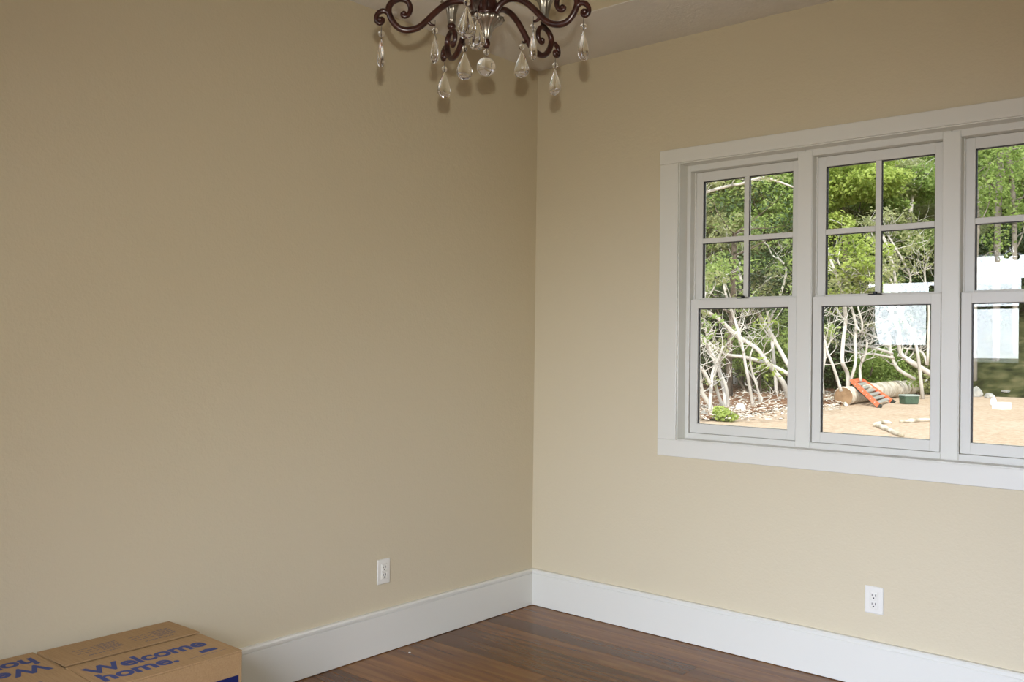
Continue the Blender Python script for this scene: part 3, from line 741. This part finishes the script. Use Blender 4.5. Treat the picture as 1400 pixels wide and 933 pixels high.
gnarled('bare-branched laurel spreading thin white twigs before the bright leaves', (1062, 542), [
    [(1062, 542, 5), (1058, 490, 4.5), (1050, 430, 4), (1042, 400, 3.5), (1047, 385, 3), (1060, 378, 2.4), (1072, 378, 2)],
    [(1052, 440, 4), (1068, 400, 3.5), (1075, 370, 3), (1068, 357, 2.6), (1056, 349, 2), (1050, 335, 1.8)],
    [(1046, 415, 3.5), (1013, 395, 3.4), (1014, 370, 3.2), (1008, 352, 2.8), (1002, 333, 2.4), (990, 318, 2)],
    [(1020, 410, 3), (1005, 390, 2.4), (995, 385, 2), (982, 370, 1.8)]], 8, L_MID, 1000, 4, 1.0)
gnarled('laurel with one thick sinuous trunk rising behind the orange ladder', (1158, 551), [
    z1(A2, S1, [(220, 590, 6), (215, 490, 5.5), (185, 420, 5.5), (190, 300, 5.2), (205, 180, 5), (200, 90, 4.8), (185, 0, 4.5), (165, -60, 4), (140, -130, 4), (110, -210, 3.5), (95, -270, 3)]),
    z1(A2, S1, [(200, 40, 3.5), (225, -40, 3), (200, -120, 2.6), (160, -190, 2.2), (170, -260, 2)])], 9, L_YEL, 1300, 6, 1.3)
gnarled('slender laurel with a wavy paired stem behind the ladder top', (1170, 551), [
    z1(A2, S1, [(225, 560, 4.5), (265, 430, 4), (262, 300, 4), (268, 200, 3.8), (240, 90, 3.5), (215, 20, 3), (230, -80, 2.6)]),
    z1(A2, S1, [(268, 200, 3), (300, 240, 3), (305, 180, 2.6), (280, 80, 2.4), (300, 0, 2.2)]),
    z1(A2, S1, [(295, 540, 4), (295, 450, 3.5), (328, 370, 3), (335, 300, 2.6)])], 10, L_OLV, 900, 5, 1.1)
gnarled('leaning laurel stem by the litter pile left behind the log end', (1150, 560), [
    z1(A2, S1, [(178, 600, 4.5), (130, 450, 4), (90, 350, 3.8), (65, 240, 3.5), (20, 150, 3)]),
    z1(A2, S1, [(70, 620, 4), (62, 500, 4), (80, 380, 3.5), (62, 300, 3)])], 11, L_MID, 700, 5, 1.0)
gnarled('fallen laurel limb sprawling over the pale log with many bare branches', (1285, 546), [
    z1(A2, S1, [(760, 520, 8), (710, 488, 7.5), (600, 420, 7), (540, 370, 6), (525, 280, 4.5), (532, 240, 4), (495, 160, 3.5), (470, 90, 3)]),
    z1(A2, S1, [(625, 528, 5), (520, 462, 5), (480, 370, 4.5), (474, 320, 4), (470, 250, 3)]),
    z1(A2, S1, [(490, 372, 4), (390, 340, 3.5), (300, 322, 3), (200, 318, 2.5)]),
    z1(A2, S1, [(500, 400, 3.5), (380, 375, 3), (280, 370, 2.5), (180, 350, 2)]),
    z1(A2, S1, [(470, 330, 3.5), (420, 290, 3), (360, 260, 2.5), (300, 240, 2)]),
    z1(A2, S1, [(700, 440, 4), (680, 380, 3.5), (640, 350, 3), (560, 340, 2.5)])], 12, L_MID, 500, 6, .9)
gnarled('grey laurel with arching bare crown above the far end of log', (1262, 546), [
    [(1262, 546, 5), (1252, 470, 4.5), (1232, 430, 4.5), (1226, 400, 4), (1222, 370, 4), (1214, 340, 3.5), (1203, 318, 3)],
    [(1232, 430, 3.5), (1245, 385, 3), (1236, 360, 2.8), (1222, 335, 2.4), (1214, 322, 2)],
    [(1226, 400, 3), (1204, 350, 2.6), (1212, 335, 2), (1208, 322, 2)],
    [(1268, 500, 4), (1270, 420, 3), (1264, 375, 2.6), (1270, 350, 2)]], 13, L_OLV, 900, 6, 1.1)

def straight_tree(label, base, path, seed, leaf, crown, nleaf, bark=M_BARKG, name='woodland_tree', lsize=.17):
    rr = random.Random(seed); b = onz(*base); t0 = depth(b); o = thing(name, label, 'tree', (b.x, b.y, GZ))
    pts = [at(x, y, t0+rr.uniform(-.15, .15)) for x, y, w in path]; pts[0].z = GZ-.05; rad = [w*t0/F/2 for *_, w in path]
    q = cr(pts, 4); n = len(q); rq = [rad[min(i//4, len(rad)-1)] for i in range(n)]
    bm = bmesh.new(); tube(bm, q, rq, 10); ends = []; grow_twigs(bm, q, rq, rr, 10, 2.2, .6, ends, 1)
    keep(finish('trunk', bm, bark, smooth=True), o)
    blobs = [(tuple(e), (rr.uniform(.5, .9), rr.uniform(.5, .9), rr.uniform(.3, .55))) for e in ends]+crown
    keep(link('foliage', leaves_mesh('foliage', blobs, nleaf, lsize, seed, leaf)), o)['kind'] = 'stuff'
    return o
straight_tree('tall straight grey trunk seen through the last window, thicker of two', (1362, 538), [(1361, 538, 9.5), (1362, 430, 9), (1363, 345, 8.6), (1366, 260, 8), (1368, 190, 7.5), (1366, 100, 7), (1370, 20, 6)], 21, L_MID, [], 2600)
straight_tree('tall slim trunk with a slight kink beside the thicker grey trunk', (1389, 538), [(1389, 538, 7.5), (1388, 430, 7), (1387, 345, 7), (1386, 275, 6.6), (1379, 215, 6.2), (1374, 150, 6), (1372, 60, 5)], 22, L_MID, [], 2600)
straight_tree('thin pale trunk standing apart from the two tall trunks', (1334, 540), [(1333, 540, 6), (1333, 420, 5.5), (1335, 340, 5.5), (1337, 305, 5), (1334, 240, 4.5), (1330, 160, 4)], 23, L_MID, [], 1800)
straight_tree('plain dark grey trunk standing deep in the shaded thicket', (998, 544), [(998, 544, 8.5), (997, 490, 8), (999, 456, 8), (1001, 430, 7.5), (1003, 380, 7), (1004, 320, 6)], 24, L_DRK, [], 1500, M_BARKD)

# leafy masses behind: evergreen shrubs low, then taller broadleaf trees on the slope
def shrub(label, px, t, w, h, seed, leaf, count, lsize=.15, name='evergreen_shrub', grp='evergreen undergrowth'):
    rr = random.Random(seed); p = at(px, 480, t); GZ = gz_at(p.y); o = thing(name, label, 'shrub', (p.x, p.y, GZ), grp)
    bm = bmesh.new(); blobs = []
    for k in range(7):
        a = rr.uniform(0, 6.28); e = Vector((p.x+math.cos(a)*w*.45*rr.random(), p.y+math.sin(a)*w*.45*rr.random(), GZ+h*rr.uniform(.35, .9)))
        b0 = Vector((p.x+rr.uniform(-.3, .3), p.y+rr.uniform(-.3, .3), GZ-.05)); mid = (b0+e)/2+Vector((rr.uniform(-.2, .2), rr.uniform(-.2, .2), .1))
        q = cr([b0, mid, e], 4); tube(bm, q, [.06*(1-.7*i/len(q)) for i in range(len(q))], 6)
        blobs.append((tuple(e), (w*.33, w*.33, h*.24)))
    blobs += [((p.x+rr.uniform(-w, w)*.35, p.y+rr.uniform(-w, w)*.3, GZ+h*rr.uniform(.12, .95)), (w*.3, w*.3, h*.17)) for _ in range(6)]
    keep(finish('stem', bm, M_BARKD, smooth=True), o)
    keep(link('foliage', leaves_mesh('foliage', blobs, count, lsize, seed, leaf)), o)['kind'] = 'stuff'
SH = [(930, 37, 3.8, 5.6, 'behind the bowed stems'), (975, 38, 3.6, 5.4, 'behind the clump of leaning stems'), (1020, 37.5, 3.6, 5.2, 'behind the slim lone stem'), (1065, 38, 3.6, 5.6, 'behind the crossing limbs'), (1110, 38, 3.8, 5.4, 'behind the bent grey limb'),
      (1150, 37.5, 3.6, 5.0, 'behind the sinuous trunk'), (1195, 39, 3.8, 4.2, 'behind the wavy paired stem'), (1245, 40, 3.8, 3.6, 'behind the arching bare crown'), (1295, 41, 3.8, 3.6, 'behind the sprawling fallen limb'), (1345, 42, 3.8, 3.8, 'behind the thin pale trunk'), (1400, 42, 4.0, 3.8, 'behind the two tall trunks'), (1450, 41, 4.0, 4.0, 'beyond the tarpaulin heap')]
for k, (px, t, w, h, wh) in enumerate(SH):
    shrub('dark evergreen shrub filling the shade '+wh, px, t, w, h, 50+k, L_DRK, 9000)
for k, (px, t, w, h, lf, wh) in enumerate([(1185, 34, 1.9, 1.6, L_MID, 'behind the ladder top'), (1215, 34.5, 2.0, 1.7, L_MID, 'above the middle of the log'), (1250, 35, 2.1, 1.5, L_OLV, 'above the green tote'), (1030, 34, 2.2, 2.6, L_MID, 'behind the slim lone stem'), (1066, 34.5, 2.0, 3.0, L_MID, 'under the crossing limbs')]):
    shrub('low fresh green bush '+wh, px, t, w, h, 80+k, lf, 3000, .12, 'green_bush', 'green bushes at the thicket edge')
def canopy(label, px, t, cy, w, h, seed, leaf, count, lsize=.2, gapseed=0):
    """crown centre at pixel height cy"""
    rr = random.Random(seed); p = at(px, cy, t); gz = gz_at(p.y)
    o = thing('forest_tree', label, 'tree', (p.x, p.y, gz), 'leafy forest trees behind the thicket')
    bm = bmesh.new(); q = cr([Vector((p.x, p.y, gz-.1)), Vector((p.x+rr.uniform(-.3, .3), p.y, gz+(p.z-gz)*.5)), Vector((p.x, p.y, p.z)), Vector((p.x+rr.uniform(-.4, .4), p.y, p.z+h*.4))], 5)
    n = len(q); rq = [.17*(1-.75*i/n) for i in range(n)]; tube(bm, q, rq, 8); ends = []; grow_twigs(bm, q, rq, rr, 12, w*.55, .5, ends, 1)
    keep(finish('trunk', bm, M_BARKD if seed % 2 else M_BARK, smooth=True), o)
    blobs = []
    for k in range(26):
        d = Vector((rr.gauss(0, 1), rr.gauss(0, 1), rr.gauss(0, 1))).normalized()*rr.uniform(.45, 1)
        blobs.append(((p.x+d.x*w*.5, p.y+d.y*w*.5, p.z+d.z*h*.5), (w*rr.uniform(.15, .28), w*rr.uniform(.15, .28), h*rr.uniform(.06, .12))))
    keep(link('foliage', leaves_mesh('foliage', blobs, count, lsize, seed, leaf, 0.25)), o)['kind'] = 'stuff'
CN = [(950, 42, 300, 5.6, 6.0, L_OLV, 'olive green forest tree behind the long white high limb'), (1010, 41, 325, 5.2, 5.2, L_OLV, 'olive green forest tree behind the slim lone stem'), (1062, 40, 272, 5.2, 6.0, L_MID, 'fresh green forest tree above the bare-branched laurel'), (1060, 43, 345, 5.2, 4.6, L_MID, 'fresh green forest tree low behind the thin white twigs'),
      (1150, 40, 258, 5.2, 4.4, L_YEL, 'bright yellow-green forest tree crown above the sinuous trunk'), (1140, 43, 330, 5.2, 5.0, L_MID, 'fresh green forest tree below the yellow-green crown'), (1200, 44, 300, 5.4, 5.4, L_OLV, 'olive green forest tree beside the yellow-green crown'), (1245, 42, 290, 5.0, 5.4, L_MID, 'fresh green forest tree above the arching bare crown'), (1265, 45, 350, 5.4, 5.6, L_OLV, 'olive green forest tree low behind the arching bare crown'),
      (1335, 47, 250, 6.0, 6.8, L_MID, 'fresh green forest tree above the thin pale trunk'), (1392, 48, 275, 6.0, 7.2, L_MID, 'fresh green forest tree behind the two tall trunks'), (1350, 49, 345, 6.2, 5.4, L_MID, 'fresh green forest tree low between the tall trunks'), (1450, 47, 310, 6.2, 7.6, L_MID, 'fresh green forest tree above the tarpaulin heap'), (905, 43, 320, 6.0, 7.0, L_OLV, 'olive green forest tree above the bowed stems'),
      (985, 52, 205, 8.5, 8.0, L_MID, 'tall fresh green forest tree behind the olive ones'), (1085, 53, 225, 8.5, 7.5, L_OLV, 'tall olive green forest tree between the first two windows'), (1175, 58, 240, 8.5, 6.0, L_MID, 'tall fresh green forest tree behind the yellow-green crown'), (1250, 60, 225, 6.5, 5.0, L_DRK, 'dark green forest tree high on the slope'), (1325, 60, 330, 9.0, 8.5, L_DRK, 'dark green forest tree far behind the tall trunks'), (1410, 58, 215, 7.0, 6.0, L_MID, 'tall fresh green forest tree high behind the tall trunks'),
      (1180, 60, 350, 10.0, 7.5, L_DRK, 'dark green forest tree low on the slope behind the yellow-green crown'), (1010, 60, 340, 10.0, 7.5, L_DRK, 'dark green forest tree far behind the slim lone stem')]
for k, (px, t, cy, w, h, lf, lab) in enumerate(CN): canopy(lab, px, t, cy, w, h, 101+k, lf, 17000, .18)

# ---------------------------------------------------------------- things lying in the yard
M_LOG = noise_mat('weathered_log_bark', [(0.3, (0.25, 0.20, 0.13)), (0.5, (0.56, 0.50, 0.41)), (0.7, (0.78, 0.74, 0.66))], 2.2, 7, 0.9, (.6, 1.6, 1.6), 0.5, 0.05, spec=0.15)
M_CUT = noise_mat('sawn_log_end', [(0.3, (0.16, 0.09, 0.045)), (0.7, (0.33, 0.21, 0.12))], 4.0, 4, 0.9)
def log(name, label, ends, r0, r1, seed, bend=0.0):
    rr = random.Random(seed); a, b = ends; o = thing(name, label, 'log', (a.x, a.y, GZ))
    pts = [a.lerp(b, k/6)+Vector((0, 0, rr.uniform(-.02, .02)+math.sin(k/6*math.pi)*bend)) for k in range(7)]
    q = cr(pts, 4); n = len(q); bm = bmesh.new(); tube(bm, q, [(r0+(r1-r0)*i/n)*(1+rr.uniform(-.05, .05)) for i in range(n)], 14)
    body = keep(finish('bark', bm, M_LOG, smooth=True), o)
    d = (q[0]-q[1]).normalized(); bm = bmesh.new(); tube(bm, [q[0]-d*.01, q[0]+d*.012], r0*.95, 14); keep(finish('sawn_end', bm, M_CUT), o)
    return o
la = onz(1153, 554); lb = onz(1288, 533); la.z = GZ+.27; lb.z = GZ+.30
log('fallen_log', 'big pale fallen log lying along the edge of yard', (la, lb), .29, .30, 1)
def branchwood(label, stems, seed):
    b = onz(*stems[0][0][:2]); o = thing('driftwood_branch', label, 'branch', (b.x, b.y, GZ)); bm = bmesh.new(); rr = random.Random(seed)
    for st in stems:
        pts, rad = [], []
        for x, y, w in st:
            p = onz(x, y+w*.35); r = w*depth(p)/F/2; p.z = GZ+r*.85; pts.append(p); rad.append(r)
        q = cr(pts, 4); n = len(q); tube(bm, q, [rad[min(i//4, len(rad)-1)]*(1+rr.uniform(-.15, .15)) for i in range(n)], 8)
    keep(finish('wood', bm, M_LOG, smooth=True), o)
branchwood('short forked pale branch lying on the bare straw', [[(1196, 581, 6), (1203, 583, 7), (1214, 588, 6), (1225, 593, 6.5), (1234, 596, 6)], [(1197, 582, 6), (1206, 578, 6), (1219, 579, 3)]], 1)
branchwood('straight pale branch lying flat near the green tote', [[(1231, 577, 4), (1245, 576, 5.5), (1262, 575, 5), (1285, 575, 4.5)]], 2)
branchwood('grey stick lying at the foot of the bowed stems', [[(954, 556, 4), (964, 562, 4), (974, 569, 4)]], 3)
branchwood('thin broken stick lying on the litter before the pale rock', [[(957, 574, 3), (970, 571, 3), (985, 566, 3), (1000, 561, 3)]], 4)
branchwood('weathered stick lying slantwise over the litter by slim stem', [[(1010, 549, 3), (1025, 546, 3), (1036, 541, 3)]], 5)
branchwood('heap of weathered sticks beside the leaning stem by the log', [[(1127, 549, 5), (1137, 546, 6), (1146, 545, 5)], [(1130, 555, 3), (1142, 548, 3), (1150, 551, 3)], [(1148, 541, 5), (1152, 548, 5), (1157, 555, 4)]], 6)

# orange stepladder propped on the log
M_ORANGE = mat('orange_fibreglass', (0.72, 0.16, 0.07), 0.45, build=None); M_ALU = mat('bare_aluminium', (0.62, 0.62, 0.60), 0.35, metal=0.6)
M_DGREEN = mat('dark_ladder_feet', (0.03, 0.035, 0.03), 0.6)
f1 = onz(1203, 558); f2 = onz(1221, 551.5); f1.z = f2.z = GZ+.03
tl_ = depth(onz(1168, 552)); t1_ = at(1166, 522, tl_-.1); t2_ = t1_+(f2-f1)*.62
lad = thing('stepladder', 'orange stepladder with silver steps leaning on the fallen log', 'ladder', (f1.x, f1.y, GZ))
def beam(name, a, b, w, d, side, material, parent):
    ax = (b-a).normalized(); s = (side-ax*side.dot(ax)).normalized(); u_ = ax.cross(s); bm = bmesh.new()
    A = [bm.verts.new(a+s*i*w/2+u_*j*d/2) for i, j in ((-1, -1), (1, -1), (1, 1), (-1, 1))]; B = [bm.verts.new(b+s*i*w/2+u_*j*d/2) for i, j in ((-1, -1), (1, -1), (1, 1), (-1, 1))]
    bm.faces.new(A[::-1]); bm.faces.new(B)
    for k in range(4): bm.faces.new((A[k], A[(k+1) % 4], B[(k+1) % 4], B[k]))
    return keep(finish(name, bm, material), parent)
side = (f2-f1).normalized()
beam('rail', f1, t1_, .05, .13, side, M_ORANGE, lad); beam('rail', f2, t2_, .05, .13, side, M_ORANGE, lad)
for k in range(1, 7):
    s = k/7; a = f1.lerp(t1_, s); b = f2.lerp(t2_, s); beam('step', a, b, .10, .035, (t1_-f1), M_ALU, lad)
beam('top_cap', t1_-side*.03, t2_+side*.03, .18, .06, (t1_-f1), M_ORANGE, lad)
nrm = (t1_-f1).cross(side).normalized(); nrm = nrm if nrm.z < 0 else -nrm
back = [(t1_+(f1-t1_)*.08+nrm*.10, f1.lerp(t1_, .02)+nrm*.16+side*.35), (t2_+(f2-t2_)*.08+nrm*.10, f2.lerp(t2_, .02)+nrm*.10+side*.22)]
for a, b in back:
    b.z = GZ+.03; beam('rear_rail', a, b, .03, .06, side, M_DGREEN, lad)
beam('foot', f1-(t1_-f1).normalized()*.05, f1+(t1_-f1).normalized()*.06, .06, .14, side, M_DGREEN, lad); beam('foot', f2-(t2_-f2).normalized()*.05, f2+(t2_-f2).normalized()*.06, .06, .14, side, M_DGREEN, lad)

# green storage tote with pale lid
def tapered(name, c, w, d, h, tw, material, parent, z0=0.0, rot=0.0, bevel=.02):
    bm = bmesh.new(); vs = abox(bm, -w/2, -d/2, z0, w/2, d/2, z0+h)
    for v in bm.verts:
        if v.co.z > z0+h/2: v.co.x *= tw; v.co.y *= tw
    bmesh.ops.bevel(bm, geom=bm.edges[:], offset=bevel, segments=2, affect='EDGES')
    o = finish(name, bm, material, parent); o.rotation_euler = (0, 0, rot); return o
M_TOTE = noise_mat('dark_green_plastic', [(0.3, (0.035, 0.07, 0.045)), (0.7, (0.07, 0.12, 0.08))], 8, 3, 0.5)
M_LID = mat('pale_grey_green_lid', (0.34, 0.40, 0.36), 0.5)
tp = onz(1241, 553); tot = thing('storage_tote', 'dark green plastic tote with pale lid beside the log', 'tote', (tp.x, tp.y+.12, GZ))
an = math.atan2(rh.y, rh.x)
tapered('bin', None, .46, .32, .26, 1.08, M_TOTE, tot, 0, an+.2); tapered('lid', None, .53, .38, .05, .95, M_LID, tot, .25, an+.2, .012)
for s in (-1, 1):
    q = tapered('handle', None, .03, .12, .035, 1.0, M_TOTE, tot, .19, an+.2, .006); q.location = Vector((s*.255*math.cos(an+.2), s*.255*math.sin(an+.2), 0))

# white carton pair in the last window
M_WBOX = mat('white_carton', (0.80, 0.80, 0.79), 0.7)
wp = onz(1368, 560); wb = thing('white_crate', 'small open white crate standing on the straw yard', 'crate', (wp.x, wp.y+.12, GZ))
bm = bmesh.new(); w_, d_, h_ = .40, .30, .20
for a in ((-w_/2, -d_/2, w_/2, -d_/2+.02), (-w_/2, d_/2-.02, w_/2, d_/2), (-w_/2, -d_/2+.02, -w_/2+.02, d_/2-.02), (w_/2-.02, -d_/2+.02, w_/2, d_/2-.02)): abox(bm, a[0], a[1], 0, a[2], a[3], h_)
abox(bm, -w_/2+.02, -d_/2+.02, 0, w_/2-.02, d_/2-.02, .02); q = finish('body', bm, M_WBOX, wb); q.rotation_euler = (0, 0, an+.35)
q = box('contents', -w_/2+.03, -d_/2+.03, .02, w_/2-.03, d_/2-.03, .17, mat('grey_contents', (.35, .35, .36), .8), wb); q.rotation_euler = (0, 0, an+.35)
wp = onz(1356, 556); jg = thing('white_jug', 'white plastic jug standing beside the white crate', 'jug', (wp.x, wp.y+.2, GZ))
bm = bmesh.new(); lathe(bm, [(.02, 0), (.085, .005), (.09, .05), (.09, .17), (.07, .22), (.03, .26), (.028, .29)], 16); finish('body', bm, M_WBOX, jg, True)
bm = bmesh.new(); lathe(bm, [(.01, .285), (.033, .287), (.033, .315), (.01, .317)], 12); finish('cap', bm, M_WBOX, jg, True)

# rocks
M_ROCK = noise_mat('pale_rock', [(0.3, (0.42, 0.40, 0.37)), (0.6, (0.72, 0.70, 0.67)), (0.8, (0.85, 0.84, 0.82))], 4, 6, 0.9, bumps=0.6, bdist=0.04)
M_ROCKG = noise_mat('grey_rock', [(0.3, (0.20, 0.20, 0.19)), (0.6, (0.38, 0.37, 0.35)), (0.8, (0.55, 0.53, 0.50))], 4, 6, 0.9, bumps=0.6, bdist=0.04)
def rock(label, px, py, w, h, seed, material=M_ROCK, moss=False, group=None):
    p = onz(px, py); t = depth(p); R = w*t/F/2; Hh = h*t/F; rr = random.Random(seed)
    bm = bmesh.new(); bmesh.ops.create_icosphere(bm, subdivisions=2, radius=1)
    for v in bm.verts:
        v.co *= rr.uniform(.86, 1.12); v.co = Vector((v.co.x*R, v.co.y*R*.8, max(-.3, v.co.z)*Hh*.65))
    o = finish('rock', bm, material); o.location = (p.x, p.y+R*.5, GZ+Hh*.22); o.rotation_euler = (0, 0, rr.uniform(0, 3)); return tag(o, label, 'rock', group)
rock('bright white rock on the reddish leaf litter', 1010, 564, 15, 15, 1)
rock('pale flat stone with green sprigs growing over it', 990, 573, 30, 12, 2)
rock('small grey rock at the foot of the bowed stems', 962, 569, 13, 9, 3, M_ROCKG)
rock('small pale stone beside the short forked stem', 1051, 548, 7, 5, 4)
rock('flat grey stone among litter right of the short forked stem', 1062, 552, 17, 6, 5, M_ROCKG)
for k, (x, y, w, h, lab) in enumerate([(1334, 543, 16, 16, 'low round pale rock at the front of the rock heap'), (1342, 539, 15, 24, 'upright pale rock against the rounded end of tarpaulin heap'), (1331, 537, 14, 27, 'tall pale rock at the back of the rock heap'), (1352, 545, 14, 9, 'flat pale rock between the rock heap and white jug')]):
    rock(lab, x, y, w, h, 20+k, M_ROCKG, group='rocks beside the tarpaulin heap')
rock('grey rock at foot of the dark green bank', 1392, 543, 26, 12, 30, M_ROCKG)
# sprigs over the flat stone
sp = onz(988, 577); o = thing('green_sprig', 'low bright green sprigs growing at the flat pale stone', 'plant', (sp.x, sp.y, GZ))
keep(link('foliage', leaves_mesh('foliage', [((sp.x, sp.y+.1, GZ+.12), (.32, .25, .12)), ((sp.x-.15, sp.y+.2, GZ+.22), (.2, .2, .12))], 500, .09, 9, L_YEL)), o)['kind'] = 'stuff'
bm = bmesh.new()
for k in range(6): tube(bm, cr([Vector((sp.x, sp.y+.1, GZ-.02)), Vector((sp.x+rg.uniform(-.1, .1), sp.y+.1, GZ+.12)), Vector((sp.x+rg.uniform(-.3, .3), sp.y+.1+rg.uniform(-.2, .2), GZ+.2))], 3), .008, 5)
keep(finish('stem', bm, M_BARKD), o)

# dark green bank (heap under a tarpaulin) with a grey board at its foot
M_TARP = noise_mat('dark_green_tarpaulin', [(0.35, (0.02, 0.03, 0.018)), (0.55, (0.06, 0.085, 0.05)), (0.7, (0.16, 0.19, 0.14))], 3.5, 6, 0.6, bumps=0.8, bdist=0.1)
c0 = onz(1346, 541); c1 = onz(1450, 539); ax = (c1-c0); L_ = ax.length; ax.normalize(); nn = Vector((-ax.y, ax.x, 0)); nn = nn if nn.y > 0 else -nn
tb = thing('tarpaulin_heap', 'long low heap under a dark green tarpaulin', 'heap', (c0.x, c0.y, GZ))
bm = bmesh.new(); NU, NV = 28, 12; grid = []
for i in range(NU+1):
    row = []
    for j in range(NV+1):
        a = math.pi*j/NV; s = i/NU; e = min(1, s*5)**.5 if s < .2 else 1
        hgt = .74*e*(1+.06*math.sin(s*17)+rg.uniform(-.03, .03)); dp = .95*(0.75+.25*e)
        bulge = -0.12*math.sin(a)*(1-e)
        row.append(bm.verts.new(c0+ax*(s*L_-(.25*math.sin(a) if s < .05 else 0))+nn*(dp*.55-dp*.62*math.cos(a))+Vector((0, 0, math.sin(a)**.55*hgt-.02))))
    grid.append(row)
for i in range(NU):
    for j in range(NV): bm.faces.new((grid[i][j], grid[i+1][j], grid[i+1][j+1], grid[i][j+1]))
bm.faces.new(grid[0]); bm.faces.new(grid[-1][::-1])
keep(finish('tarpaulin', bm, M_TARP, smooth=True), tb)
bd0 = onz(1372, 543); bd1 = onz(1430, 540)
bo = thing('grey_board', 'weathered grey board lying against the dark green heap', 'board', (bd0.x, bd0.y, GZ))
q = beam('plank', bd0+Vector((0, .1, .20)), bd1+Vector((0, .1, .32)), .05, .22, Vector((0, -.5, 1)), M_ROCKG, bo)
